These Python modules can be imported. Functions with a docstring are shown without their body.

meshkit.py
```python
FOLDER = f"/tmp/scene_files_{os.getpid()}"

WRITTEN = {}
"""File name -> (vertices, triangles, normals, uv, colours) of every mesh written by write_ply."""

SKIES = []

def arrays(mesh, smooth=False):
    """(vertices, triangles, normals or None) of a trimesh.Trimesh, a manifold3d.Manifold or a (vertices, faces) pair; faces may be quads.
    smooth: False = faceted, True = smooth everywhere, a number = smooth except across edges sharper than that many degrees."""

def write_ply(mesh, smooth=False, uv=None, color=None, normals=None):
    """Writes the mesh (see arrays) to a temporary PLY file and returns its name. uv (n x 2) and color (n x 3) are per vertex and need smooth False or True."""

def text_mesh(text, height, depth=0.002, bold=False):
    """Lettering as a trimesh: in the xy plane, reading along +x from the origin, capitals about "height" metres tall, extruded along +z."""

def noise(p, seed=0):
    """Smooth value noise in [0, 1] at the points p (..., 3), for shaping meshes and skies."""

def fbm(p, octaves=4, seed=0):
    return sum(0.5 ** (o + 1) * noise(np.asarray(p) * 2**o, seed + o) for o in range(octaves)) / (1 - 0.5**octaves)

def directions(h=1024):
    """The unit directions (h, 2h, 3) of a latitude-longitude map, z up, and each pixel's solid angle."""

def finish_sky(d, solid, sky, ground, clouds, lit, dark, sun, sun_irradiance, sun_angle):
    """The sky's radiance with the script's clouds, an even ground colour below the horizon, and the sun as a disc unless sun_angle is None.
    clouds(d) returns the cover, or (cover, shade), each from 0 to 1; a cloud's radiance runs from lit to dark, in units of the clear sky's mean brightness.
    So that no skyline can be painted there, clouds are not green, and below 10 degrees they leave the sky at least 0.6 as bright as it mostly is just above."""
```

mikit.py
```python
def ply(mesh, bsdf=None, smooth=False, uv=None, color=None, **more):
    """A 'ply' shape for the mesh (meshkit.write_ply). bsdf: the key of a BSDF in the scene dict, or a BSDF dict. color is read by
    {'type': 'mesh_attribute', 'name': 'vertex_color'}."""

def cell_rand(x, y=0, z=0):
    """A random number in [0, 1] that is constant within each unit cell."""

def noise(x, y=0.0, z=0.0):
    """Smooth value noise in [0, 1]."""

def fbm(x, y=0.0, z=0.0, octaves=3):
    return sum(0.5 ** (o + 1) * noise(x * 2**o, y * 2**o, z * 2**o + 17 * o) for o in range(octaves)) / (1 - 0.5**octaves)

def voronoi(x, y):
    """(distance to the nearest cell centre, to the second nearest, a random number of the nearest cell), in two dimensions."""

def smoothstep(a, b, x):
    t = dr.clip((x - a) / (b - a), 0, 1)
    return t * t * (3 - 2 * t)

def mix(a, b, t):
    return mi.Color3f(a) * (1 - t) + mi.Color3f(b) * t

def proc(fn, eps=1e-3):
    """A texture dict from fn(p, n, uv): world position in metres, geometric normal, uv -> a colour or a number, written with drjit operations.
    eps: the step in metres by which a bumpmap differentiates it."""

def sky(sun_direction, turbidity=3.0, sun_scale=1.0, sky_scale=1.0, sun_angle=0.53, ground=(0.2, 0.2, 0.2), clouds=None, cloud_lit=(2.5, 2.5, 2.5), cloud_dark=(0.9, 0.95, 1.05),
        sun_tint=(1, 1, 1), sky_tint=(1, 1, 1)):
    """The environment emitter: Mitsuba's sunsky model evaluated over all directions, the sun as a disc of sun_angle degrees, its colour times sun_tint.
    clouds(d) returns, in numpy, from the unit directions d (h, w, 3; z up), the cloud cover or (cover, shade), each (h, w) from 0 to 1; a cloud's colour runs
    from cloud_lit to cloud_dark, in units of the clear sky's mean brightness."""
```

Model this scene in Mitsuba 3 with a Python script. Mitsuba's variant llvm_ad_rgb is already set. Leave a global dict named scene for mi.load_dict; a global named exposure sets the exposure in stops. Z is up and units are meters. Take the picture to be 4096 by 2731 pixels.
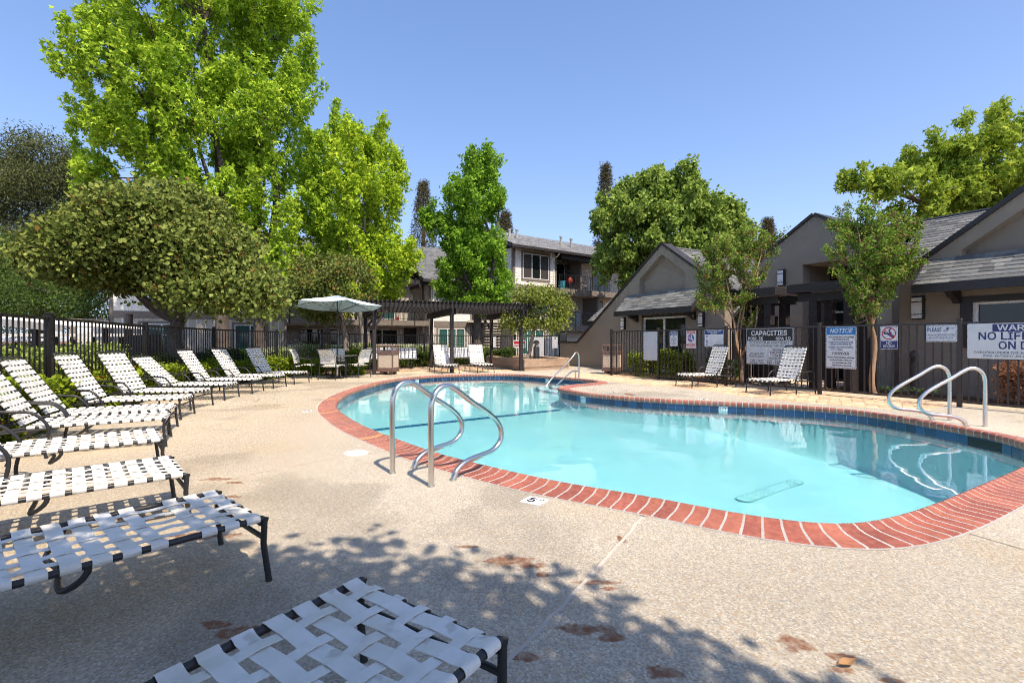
import math, random
import numpy as np, trimesh, mitsuba as mi, drjit as dr
import shapely, shapely.geometry as sg, shapely.ops as so
from scipy.interpolate import splprep, splev
from scipy.spatial import cKDTree, Voronoi
import mikit, meshkit
from mikit import noise, fbm, voronoi, cell_rand, smoothstep, mix

T = mi.ScalarTransform4f
exposure = 2.12
scene, labels = {}, {}
# ---- camera, sky ----
scene['camera'] = {'type': 'perspective', 'fov': 92.8, 'fov_axis': 'x', 'near_clip': 0.05, 'far_clip': 2000.0,
                   'to_world': T().look_at(origin=[0, 0, 1.2], target=[0, 1, 1.2 - 0.0018], up=[0, 0, 1])}
SUN = (0.315, -0.462, 0.829)
scene['sky'] = mikit.sky(SUN, turbidity=3.8, sky_scale=1.42, sky_tint=(1.05, 1.0, 1.05), sun_tint=(0.97, 1.0, 1.06), ground=(0.22, 0.2, 0.17))

# ---- helpers ----
used = {}
def uniq(name, parent=None):
    k = (parent + '__' if parent else '') + name
    n = used.get(k, 0)
    used[k] = n + 1
    return k if n == 0 else '%s_%03d' % (k, n)

def thing(name, label, cat, group=None):
    k = uniq(name)
    labels[k] = {'label': label, 'category': cat}
    if group: labels[k]['group'] = group
    return k

def part(parent, name, mesh, mat, smooth=False, label=None, kind=None, **more):
    if isinstance(mesh, MB): mesh = mesh.mesh()
    k = uniq(name, parent)
    scene[k] = mikit.ply(mesh, mat, smooth, **more)
    if label or kind:
        labels[k] = {}
        if label: labels[k]['label'] = label
        if kind: labels[k]['kind'] = kind
    return k

def single(name, mesh, mat, label, cat, group=None, smooth=False, **more):
    k = thing(name, label, cat, group)
    if isinstance(mesh, MB): mesh = mesh.mesh()
    scene[k] = mikit.ply(mesh, mat, smooth, **more)
    return k

def struct(name, mesh, mat, smooth=False, kind='structure', **more):
    if isinstance(mesh, MB): mesh = mesh.mesh()
    k = uniq(name)
    scene[k] = mikit.ply(mesh, mat, smooth, **more)
    labels[k] = {'kind': kind}
    return k

def frame(ox=0, oy=0, ang=0, oz=0):
    c, s = math.cos(ang), math.sin(ang)
    M = np.eye(4); M[:2, :2] = [[c, -s], [s, c]]; M[:3, 3] = [ox, oy, oz]
    return M

class MB:
    """collects shapes of one part"""
    def __init__(self, M=None):
        self.v, self.f, self.n, self.M = [], [], 0, M
    def add(self, v, f, M=None):
        v = np.asarray(v, float)
        if M is not None: v = v @ M[:3, :3].T + M[:3, 3]
        self.v.append(v); self.f.append(np.asarray(f, int) + self.n); self.n += len(v)
        return self
    def tm(self, m, M=None): return self.add(m.vertices, m.faces, M)
    def box(self, x0, x1, y0, y1, z0, z1, M=None):
        v = [(x, y, z) for x in (x0, x1) for y in (y0, y1) for z in (z0, z1)]
        return self.add(v, BOXF, M)
    def cbox(self, x0, x1, y0, y1, z0, z1, c=0.01, M=None):
        v = []
        for x in (x0, x1):
            for y in (y0, y1):
                for z in (z0, z1):
                    sx, sy, sz = (1 if x == x0 else -1), (1 if y == y0 else -1), (1 if z == z0 else -1)
                    v += [(x + sx*c, y + sy*c, z), (x + sx*c, y, z + sz*c), (x, y + sy*c, z + sz*c)]
        m = trimesh.convex.convex_hull(np.array(v)); return self.tm(m, M)
    def beam(self, a, b, w, h, up=(0, 0, 1)):
        a, b = np.array(a, float), np.array(b, float)
        d = b - a; L = np.linalg.norm(d); d /= L
        s = np.cross(d, up); s /= np.linalg.norm(s); u = np.cross(s, d)
        v = [a + d*x + s*y + u*z for x in (0, L) for y in (-w/2, w/2) for z in (-h/2, h/2)]
        return self.add(v, BOXF)
    def tube(self, pts, r, n=8, caps=True):
        p = np.asarray(pts, float); k = len(p)
        r = np.broadcast_to(r, (k,)).astype(float)
        t = np.gradient(p, axis=0); t /= np.linalg.norm(t, axis=1, keepdims=True) + 1e-12
        ref = np.array([0, 0, 1.0]) if abs(t[0, 2]) < .9 else np.array([1.0, 0, 0])
        A = []
        a = np.cross(t[0], ref); a /= np.linalg.norm(a)
        for i in range(k):
            a = a - t[i]*(a @ t[i]); a /= np.linalg.norm(a) + 1e-12; A.append(a)
        A = np.array(A); B = np.cross(t, A)
        ang = np.arange(n)*2*np.pi/n
        v = p[:, None] + r[:, None, None]*(np.cos(ang)[None, :, None]*A[:, None] + np.sin(ang)[None, :, None]*B[:, None])
        i, j = np.meshgrid(np.arange(k-1), np.arange(n), indexing='ij')
        q = np.stack([i*n+j, i*n+(j+1) % n, (i+1)*n+(j+1) % n, (i+1)*n+j], -1).reshape(-1, 4)
        f = np.vstack([q[:, [0, 1, 2]], q[:, [0, 2, 3]]])
        v = v.reshape(-1, 3)
        if caps:
            v = np.vstack([v, p[:1], p[-1:]]); J = np.arange(n)
            f = np.vstack([f, np.stack([J*0+k*n, (J+1) % n, J], 1), np.stack([J*0+k*n+1, (k-1)*n+J, (k-1)*n+(J+1) % n], 1)])
        return self.add(v, f)
    def poly(self, pg, z0, z1, M=None):
        for g in (pg.geoms if hasattr(pg, 'geoms') else [pg]):
            m = trimesh.creation.extrude_polygon(g, z1 - z0, engine='earcut'); m.apply_translation([0, 0, z0]); self.tm(m, M)
        return self
    def sheet(self, pg, z, M=None):
        for g in (pg.geoms if hasattr(pg, 'geoms') else [pg]):
            v, f = trimesh.creation.triangulate_polygon(g, engine='earcut')
            f = np.asarray(f); v = np.asarray(v)
            a = v[f]; cr = np.cross(a[:, 1]-a[:, 0], a[:, 2]-a[:, 0]); f = np.where((cr < 0)[:, None], f[:, ::-1], f)
            self.add(np.c_[v, np.full(len(v), z)], f, M)
        return self
    def mesh(self):
        v, f = np.vstack(self.v), np.vstack(self.f)
        if self.M is not None: v = v @ self.M[:3, :3].T + self.M[:3, 3]
        return trimesh.Trimesh(v, f, process=False)
BOXF = [[0, 1, 3], [0, 3, 2], [4, 6, 7], [4, 7, 5], [0, 4, 5], [0, 5, 1], [2, 3, 7], [2, 7, 6], [0, 2, 6], [0, 6, 4], [1, 5, 7], [1, 7, 3]]

def spline(pts, n=40, per=False):
    p = np.asarray(pts, float)
    tck, _ = splprep(list(p.T), s=0, per=per, k=min(3, len(p)-1))
    return np.array(splev(np.linspace(0, 1, n), tck)).T
XZ = np.array([[1, 0, 0, 0], [0, 0, -1, 0], [0, 1, 0, 0], [0, 0, 0, 1.0]])   # polygon (x,z) drawn upright: y = -extrusion

# ---- materials ----
def rgb(c): return {'type': 'rgb', 'value': list(c)}
def two(b): return {'type': 'twosided', 'bsdf': b}
def mat(name, c, rough=.6, metal=0.0, spec=.5, bump=None, **k):
    b = {'type': 'principled', 'base_color': c if isinstance(c, dict) else rgb(c), 'roughness': rough, 'metallic': metal, 'specular': spec, **k}
    if bump: b = {'type': 'bumpmap', 'arbitrary': bump[0], 'scale': bump[1], 'bsdf': b}
    scene[name] = two(b); return name
def diff(name, c):
    scene[name] = two({'type': 'diffuse', 'reflectance': c if isinstance(c, dict) else rgb(c)}); return name
P_ = mikit.proc

STAINS = [(-2.57,4.226,0.145,0.043),(-2.35,4.12,0.102,0.031),(-2.13,3.75,0.085,0.031),(0.0,2.66,0.145,0.062),(0.1,2.6,0.102,0.043),(0.42,2.42,0.111,0.028),(0.3,2.03,0.111,0.043),(0.4,1.97,0.068,0.031),(1.12,1.93,0.076,0.056),(1.24,1.85,0.06,0.028),(1.2,1.78,0.051,0.031),(0.56,1.76,0.076,0.037),(-0.256,2.84,0.085,0.019),(0.66,2.95,0.025,0.056),(2.62,10.9,0.102,0.31),(-1.9,3.0,0.212,0.05),(-2.7,3.3,0.255,0.043),(-0.8,1.62,0.12,0.04),(-1.1,2.0,0.1,0.05),(-1.25,2.06,0.06,0.03),(0.47,2.36,0.05,0.02),(0.16,2.5,0.04,0.03),(1.34,1.72,0.05,0.02),(1.6,1.63,0.06,0.02),(0.05,1.85,0.04,0.03)]
def deck_col(p, n, uv):
    x, y = p.x, p.y
    wx, wy = x + .006*noise(x*90, y*90), y + .006*noise(x*90+7, y*90)
    d1, d2, c = voronoi(wx*112, wy*112)
    e1, e2, g = voronoi(x*66 + 3.3, y*66)
    big = fbm(x*.45, y*.45, 1.0, 4)
    base = mix((.46, .415, .325), (.585, .54, .44), smoothstep(.25, .75, c))
    base = mix(base, mi.Color3f(.34, .31, .285), smoothstep(.80, .86, c))
    base = mix(base, mi.Color3f(.45, .32, .20), smoothstep(.12, .08, c))
    base = mix(base, mi.Color3f(.70, .66, .58), dr.select((g > .83) & (e1 < .36), 1.0, 0.0))
    base = mix(base, mi.Color3f(.27, .26, .25), dr.select((g < .10) & (e1 < .33), 1.0, 0.0))
    base = mix(base, mi.Color3f(.46, .42, .36), .6*smoothstep(.10, .02, d2 - d1))
    base = mix(base, mi.Color3f(.49, .445, .36), .25)*(.82 + .34*big)
    worn = smoothstep(-.6, -3.6, x + 2.2*(big - .5))
    base = mix(base, base*mi.Color3f(1.0, .95, .87), worn)
    ck = dr.abs(fbm(x*.55 + 3.1, y*.55, 2.0, 4) - .5)
    base = base*(1 - .45*smoothstep(.0045, .0012, ck)*smoothstep(.52, .6, noise(x*.5, y*.5 + 9)))
    base = base*(1 - .22*smoothstep(.60, .72, fbm(x*.8 + 20, y*.8, 5.0, 4)))
    st = mi.Float(0)
    for (sx, sy, rx, ry) in STAINS:
        q = dr.sqrt(dr.square((x - sx)/rx) + dr.square((y - sy)/ry)) + 1.5*(fbm(x*26, y*26, sx, 3) - .5)
        st = dr.maximum(st, smoothstep(1.1, .7, q))
    st = st*(.45 + .55*noise(x*60, y*60, 3))
    base = mix(base, mi.Color3f(.19, .065, .025), .9*st)
    halo = smoothstep(.62, .75, fbm(x*1.1, y*1.1, 8.0, 3))
    return mix(base, base*mi.Color3f(1.0, .92, .80), .4*halo)
def deck_bump(p, n, uv):
    d1, d2, c = voronoi(p.x*112, p.y*112)
    return smoothstep(0, .35, d2 - d1)*.8 + .5*noise(p.x*30, p.y*30)
scene['m_deck'] = {'type': 'bumpmap', 'arbitrary': P_(deck_bump, .002), 'scale': .0012, 'bsdf': {'type': 'diffuse', 'reflectance': P_(deck_col)}}
mat('m_joint', (.50, .47, .42), .9)
mat('m_grout', P_(lambda p, n, uv: mix((.34, .31, .28), (.48, .45, .41), fbm(p.x*14, p.y*14, 0, 3))), .9)
def brickf(a, b):
    def f(p, n, uv):
        g = fbm(p.x*40, p.y*40, p.z*40, 3)
        return mix(a, b, smoothstep(.3, .75, g))*(.82 + .3*noise(p.x*5, p.y*5))
    return f
for i, (a, b) in enumerate([((.30, .092, .062), (.38, .13, .085)), ((.26, .08, .055), (.34, .115, .08)), ((.34, .115, .075), (.41, .15, .095)), ((.20, .085, .075), (.28, .115, .095))]):
    mat('m_brick%d' % i, P_(brickf(a, b)), .55, spec=.35)
mat('m_brick4', (.47, .22, .085), .6)
for i, c in enumerate([(.014, .042, .10), (.02, .062, .15), (.010, .03, .075)]): mat('m_tile%d' % i, c, .12)
mat('m_tilewhite', (.72, .74, .74), .2)
mat('m_tilegrout', (.42, .46, .50), .8)
mat('m_plaster', P_(lambda p, n, uv: mix((.60, .745, .74), (.68, .81, .80), fbm(p.x*1.3, p.y*1.3, p.z, 3))), .8)
mat('m_lane', (.01, .16, .33), .5)
scene['m_water'] = {'type': 'thindielectric', 'int_ior': 1.33, 'ext_ior': 1.0, 'specular_transmittance': rgb((.60, .89, .93))}
mat('m_steel', (.66, .64, .61), .24, 1.0)
mat('m_steel_worn', (.70, .69, .68), .33, 1.0)
mat('m_frame', (.022, .023, .026), .42)
mat('m_strap', P_(lambda p, n, uv: mix(mix((.74, .735, .70), (.66, .64, .57), smoothstep(.4, .75, fbm(p.x*7, p.y*7, p.z*7, 3))), (.40, .38, .33), .55*smoothstep(.66, .8, fbm(p.x*16, p.y*16, p.z*16, 3)))), .38)
mat('m_straptan', (.70, .66, .56), .5)
mat('m_white', (.78, .79, .80), .4)
mat('m_fence', (.010, .0085, .008), .38)
mat('m_fencebrown', (.036, .028, .026), .42)
mat('m_beam', P_(lambda p, n, uv: mix((.020, .0165, .0175), (.045, .037, .037), fbm(p.x*3 + p.z*9, p.y*3 - p.z*9, p.z*22, 3))), .65, spec=.3)
mat('m_trim', (.030, .026, .027), .55)
mat('m_stucco', P_(lambda p, n, uv: mi.Color3f(.285, .240, .195)*(.9 + .2*fbm(p.x*1.5, p.y*1.5, p.z*1.5, 4))), .9, spec=.15, bump=(P_(lambda p, n, uv: fbm(p.x*60, p.y*60, p.z*60, 2), .004), .003))
mat('m_stuccolight', (.50, .46, .40), .9)
mat('m_siding', P_(lambda p, n, uv: mi.Color3f(.80, .78, .73)*(.9 + .14*fbm(p.x*2, p.y*2, p.z*6, 3))), .75, spec=.3)
mat('m_taupe', (.20, .17, .145), .8)
mat('m_soffit', (.42, .36, .29), .85)
mat('m_frame_white', (.78, .78, .76), .4)
mat('m_glass', (.012, .018, .018), .03, spec=.5)
mat('m_glassteal', (.035, .10, .09), .06, spec=.6)
mat('m_blind', (.10, .19, .16), .5)
mat('m_screen', (.05, .046, .044), .5)
for i, c in enumerate([(.155, .16, .16), (.20, .205, .20), (.115, .12, .122), (.25, .255, .245), (.175, .185, .19)]): diff('m_shingle%d' % i, c)
def roof_far(p, n, uv):
    r = dr.floor(p.z/.075); c = cell_rand(dr.floor((p.x*.85 + p.y*.6)/.33 + 17*cell_rand(r)), r)
    return mi.Color3f(.13, .135, .142)*(.62 + .6*c)*(.85 + .3*noise(p.x*.7, p.y*.7, p.z))
def roof_farb(p, n, uv):
    t = p.z/.075; return t - dr.floor(t)
mat('m_rooffar', P_(roof_far), .9, spec=.2)
mat('m_ground', P_(lambda p, n, uv: mix((.055, .034, .022), (.15, .095, .06), noise(p.x*22, p.y*55)*.6 + .4*noise(p.x*60, p.y*24))), .95, spec=.1)
mat('m_path', (.42, .34, .25), .9)
for i, c in enumerate([(.52, .37, .24), (.57, .43, .29), (.46, .32, .20), (.54, .37, .23)]):
    mat('m_paver%d' % i, P_(lambda p, n, uv, c=c: mi.Color3f(*c)*(.75 + .5*fbm(p.x*9, p.y*9, 0, 3))), .8, spec=.2)
mat('m_pavergrout', (.36, .24, .14), .9)
mat('m_planter', P_(lambda p, n, uv: mix((.30, .20, .135), (.46, .34, .245), fbm(p.x*7, p.y*7, p.z*7, 4))), .9, bump=(P_(lambda p, n, uv: fbm(p.x*40, p.y*40, p.z*40, 3), .004), .008))
mat('m_aggregate', P_(lambda p, n, uv: mix((.30, .24, .18), (.62, .54, .44), cell_rand(p.x*90, p.y*90, p.z*90))), .9)
mat('m_canbrown', (.14, .085, .072), .5)
mat('m_bollard', (.085, .065, .055), .45)
mat('m_bollardgrey', (.16, .15, .14), .45)
mat('m_lampglass', (.72, .71, .69), .4)
mat('m_canopy', (.44, .54, .59), .8, spec=.2)
mat('m_tabletop', (.10, .10, .10), .3)
mat('m_black', (.010, .010, .011), .6)
mat('m_ink', (.012, .012, .014), .5)
mat('m_signwhite', (.60, .62, .64), .35)
mat('m_signgrey', (.47, .49, .52), .35)
mat('m_signblue', (.020, .055, .20), .4)
mat('m_signnavy', (.025, .03, .13), .4)
mat('m_signsky', (.02, .15, .40), .4)
mat('m_signred', (.42, .02, .025), .4)
mat('m_ghost', (.50, .52, .55), .5)
def barkf(a, b): return P_(lambda p, n, uv: mix(a, b, fbm(p.x*14, p.y*14, p.z*3.5, 4)))
mat('m_bark', barkf((.055, .045, .038), (.17, .14, .12)), .95, spec=.1)
mat('m_barkpale', barkf((.15, .125, .105), (.36, .31, .27)), .95, spec=.1)
mat('m_barktan', barkf((.26, .16, .10), (.46, .32, .22)), .9, spec=.1)
mat('m_vent', (.34, .34, .31), .6)
mat('m_fold', (.62, .60, .56), .7)
mat('m_oldwood', P_(lambda p, n, uv: mix((.13, .12, .11), (.24, .22, .20), noise(p.x*9, p.y*9, p.z*1.2))), .9)
mat('m_redpaint', (.40, .05, .04), .5)
mat('m_bluepot', (.05, .30, .40), .5)
mat('m_skin', (.42, .25, .17), .6)
mat('m_orange', (.62, .22, .02), .7)
mat('m_redshirt', (.45, .06, .03), .8)
mat('m_denim', (.12, .22, .40), .85)
mat('m_hair', (.03, .02, .015), .7)
VC = {'type': 'mesh_attribute', 'name': 'vertex_color'}
def leafmat(name, trans, rough=.45, spec=.5):
    scene[name] = two({'type': 'principled', 'base_color': VC, 'roughness': rough, 'specular': spec}) if trans <= 0 else \
        {'type': 'principledthin', 'base_color': VC, 'roughness': rough, 'diff_trans': trans, 'eta': 1.4, 'spec_trans': 0.0}
leafmat('m_leaf', .65, .4); leafmat('m_leafgloss', .5, .28); leafmat('m_leafdull', .6, .6)
# ================= setting: ground, deck, pool =================
AX, BX = np.array([.494, -.869]), np.array([.869, .494])      # along the right fence, and away from the pool
CLUB = np.eye(4); CLUB[:2, 0], CLUB[:2, 1] = AX, BX
def C2(s, w): return tuple(AX*s + BX*w)
OUT = [(.38, 17.15), (1.17, 16.45), (1.88, 15.65), (2.5, 14.85), (2.74, 14.2), (2.62, 13.5), (2.05, 12.95), (1.62, 12.5), (1.44, 12.05), (1.55, 11.6), (1.9, 11.0), (2.86, 10.15), (3.94, 9.62), (4.77, 9.28), (5.42, 8.9), (5.95, 8.4), (6.2, 7.75), (6.3, 6.9),
       (6.3, 6.0), (6.05, 5.3), (5.45, 4.65), (4.6, 4.08), (3.72, 3.55), (3.16, 3.22), (2.65, 2.96), (2.1, 2.81), (1.445, 3.0), (.878, 3.38), (.313, 3.73), (-.43, 4.32), (-1.0, 4.87), (-1.47, 5.44), (-2.18, 6.37), (-2.91, 7.55), (-3.39, 8.5), (-3.78, 9.81), (-4.0, 11.5), (-4.0, 13.2), (-3.86, 14.6), (-3.4, 15.8), (-2.55, 16.75), (-1.2, 17.3)]
oc = spline(OUT + OUT[:1], 900, True)
OUTER = sg.Polygon(oc).buffer(0)
LIP = OUTER.buffer(-.30, quad_segs=24)
lip = np.array(LIP.exterior.coords)
WATER_Z = -.115

def ring(pg, step):
    L = pg.exterior.length; n = int(round(L/step))
    d = np.arange(n)*L/n
    p = np.array([pg.exterior.interpolate(x).coords[0] for x in d])
    e = L/n*.5
    a = np.array([pg.exterior.interpolate((x-.04) % L).coords[0] for x in d]); b = np.array([pg.exterior.interpolate((x+.04) % L).coords[0] for x in d])
    t = b - a; t /= np.linalg.norm(t, axis=1, keepdims=True)
    ccw = pg.exterior.is_ccw
    nrm = np.c_[t[:, 1], -t[:, 0]]*(1 if ccw else -1)         # outward
    return p, nrm, L/n

# ground sheet to the horizon
deck_out = sg.Polygon([(-3.4, -6), (11.8, -6), (13.5, 0), C2(3, 11.65), C2(-13.2, 11.65), (4.05, 21.0), (2.9, 24.0), (1.0, 23.6), (.2, 19.3), (-1.4, 24.2), (-3.6, 23.0), (-5.4, 20.6), (-5.15, 17.4), (-7.4, 16.3), (-7.6, 12), (-7.1, 8.6), (-6.3, 6.3), (-5.2, 4.5), (-4.4, 2.5), (-3.6, 0)])
big = sg.box(-420, -420, 420, 420).difference(OUTER.buffer(-.08))
struct('ground', MB().sheet(big, -.03), 'm_ground')
STRIP = sg.Polygon([C2(-3.9, 11.62)] + [C2(s, w) for s, w in [(-3.75, 10.4), (-4.3, 9.85), (-5.6, 9.5), (-6.9, 9.55), (-8.2, 9.9), (-9.5, 9.6), (-10.8, 9.5), (-12.0, 9.75), (-13.1, 9.7), (-14.0, 10.3), (-14.4, 11.62)]])
STRIP2 = sg.Polygon([(-5.05, 17.75), (-3.6, 18.3), (-1.6, 18.75), (.15, 19.2), (-1.4, 24.2), (-3.6, 23.0), (-5.4, 20.6)])
slabs = deck_out.difference(OUTER.buffer(.0)).difference(STRIP).difference(STRIP2)
def seam(pts, w):
    r_ = np.random.default_rng(int(abs(pts[0][0])*100)); l_ = sg.LineString(pts); q_ = [np.array(l_.interpolate(s).coords[0]) + r_.normal(size=2)*.0035 for s in np.arange(0, l_.length, .07)] + [np.array(l_.coords[-1])]
    return sg.LineString(q_).buffer(w/2, cap_style='flat')
SEAMS = [seam([(.95, 3.6), (.884, 3.31), (.353, 2.409), (.024, 1.898), (-1.5, -.6), (-4, -5)], .024), seam([(-1.2, 5.35), (-1.716, 5.11), (-2.281, 4.436), (-2.9, 3.7), (-5, 1.2)], .02), seam([(2.6, 3.2), (2.855, 3.034), (2.94, 2.8), (3.6, 1.4), (5.5, -6)], .014),
         seam([(-3.9, 9.0), (-4.6, 9.1), (-8, 9.6)], .012), seam([(-3.6, 14.6), (-7.6, 16.0)], .012), seam([(5.6, 9.0), (7.2, 10.2)], .012), seam([(1.6, 16.2), (4.2, 19.5)], .012), seam([(6.2, 6), (9.5, 5), (14, 3.5)], .014)]
cut = slabs.difference(so.unary_union(SEAMS))
deck = uniq('pool_deck')
labels[deck] = {'kind': 'structure'}
for g in sorted(cut.geoms, key=lambda g: -g.area):
    if g.area > .02: part(deck, 'slab', MB().poly(g, -.06, 0), 'm_deck')
part(deck, 'joint_filler', MB().sheet(so.unary_union(SEAMS).buffer(.004).intersection(slabs), -.006), 'm_joint')
# pale mortar line round the coping
part(deck, 'mortar_edge', MB().sheet(OUTER.buffer(.020).difference(OUTER.buffer(.002)), .003), 'm_grout')

# stamped pavers
rp = random.Random(5); npr = np.random.default_rng(5)
def pavers(name, region, cell, nmax):
    k = uniq(name); labels[k] = {'kind': 'structure'}
    part(k, 'bed', MB().sheet(region, -.012), 'm_pavergrout')
    x0, y0, x1, y1 = region.bounds
    gx, gy = np.meshgrid(np.arange(x0-1, x1+1, cell*1.35), np.arange(y0-1, y1+1, cell))
    gx = gx + (np.arange(len(gx)) % 2)[:, None]*cell*.65
    pt = np.c_[gx.ravel(), gy.ravel()] + npr.uniform(-.22, .22, (gx.size, 2))*cell
    vo = Voronoi(pt); cells = []
    for i in range(len(pt)):
        r = vo.regions[vo.point_region[i]]
        if -1 in r or not r: continue
        g = sg.Polygon(vo.vertices[r]).buffer(-.008).intersection(region)
        if g.is_empty or g.geom_type != 'Polygon' or g.area < .004: continue
        cells.append(g)
    cells.sort(key=lambda g: -g.area/(g.centroid.y**2*math.hypot(g.centroid.x, g.centroid.y)))
    rest = MB()
    for i, g in enumerate(cells):
        dz = rp.uniform(-.004, .004)
        c = np.array(g.exterior.coords)[:-1]; ctr = c.mean(0)
        ci = ctr + (c - ctr)*(1 - .012/max(.05, np.sqrt(g.area)))
        n = len(c); v = np.vstack([np.c_[c, np.full(n, -.014)], np.c_[c, np.full(n, -.004+dz)], np.c_[ci, np.full(n, .002+dz)], [[*ctr, .003+dz]]])
        f = []
        for a in range(n):
            b = (a+1) % n
            f += [[a, b, n+b], [a, n+b, n+a], [n+a, n+b, 2*n+b], [n+a, 2*n+b, 2*n+a], [2*n+a, 2*n+b, 3*n]]
        f = np.array(f)
        if not g.exterior.is_ccw: f = f[:, ::-1]
        if i < nmax: part(k, 'stone', trimesh.Trimesh(v, f, process=False), 'm_paver%d' % rp.randrange(4))
        else: rest.add(v, f)
    if rest.v: part(k, 'further_stones', rest, 'm_paver0', kind='stuff')
pavers('stamped_path', STRIP, .17, 290)
pavers('stamped_patio', STRIP2, .26, 250)
PATH = sg.Polygon([C2(s, w) for s, w in [(-8.6, 11.7), (-7.1, 11.7), (-6.9, 15.5), (-9.0, 15.5)]]).union(sg.Polygon([C2(s, w) for s, w in [(-4.4, 11.72), (4, 11.72), (4, 12.2), (-4.2, 12.2)]])).union(sg.Polygon([C2(s, w) for s, w in [(-7.2, 11.72), (-4.4, 11.72), (-4.4, 12.3), (-7.2, 12.3)]]))
struct('entry_path', MB().poly(PATH, -.05, -.004), 'm_path')

# coping: one moulded brick after another
cop = thing('pool_coping', 'red brick coping with raised bullnose edge running all round the swimming pool', 'coping')
PROF = np.array([(-.002, -.03), (.0, .002), (.012, .006), (.19, .010), (.235, .020), (.268, .036), (.288, .039), (.304, .031), (.314, .014), (.316, -.008), (.310, -.034), (.30, -.052)])
lp, ln, pitch = ring(LIP, .106)
def section(p, nrm, prof, inset=0.0):
    d = .30 - prof[:, 0]
    return np.c_[p + nrm*d[:, None], prof[:, 1] - inset]
def lip_at(s):
    n = len(lp); i = int(math.floor(s)) % n; f = s - math.floor(s); j = (i+1) % n
    q = lp[i]*(1-f) + lp[j]*f; m = ln[i]*(1-f) + ln[j]*f
    return q, m/np.linalg.norm(m)
def loft(A, Bm, cap=True):
    n = len(A); v = np.vstack([A, Bm, [A[0]*.5 + A[-1]*.5 - [0, 0, .01]], [Bm[0]*.5 + Bm[-1]*.5 - [0, 0, .01]]]); f = []
    for a in range(n-1): f += [[a, a+1, n+a+1], [a, n+a+1, n+a]]
    if cap:
        f += [[2*n, a, a+1] for a in range(n-1)]
        f += [[2*n+1, n+a+1, n+a] for a in range(n-1)]
    return trimesh.Trimesh(v, np.array(f), process=False)
bricks = []
for i in range(len(lp)):
    g = .07
    A, B_ = lip_at(i + g), lip_at(i + 1 - g)
    bricks.append((lp[i] @ lp[i], i, loft(section(*A, PROF), section(*B_, PROF))))
bricks.sort(key=lambda b: b[0])
rest = MB()
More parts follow.
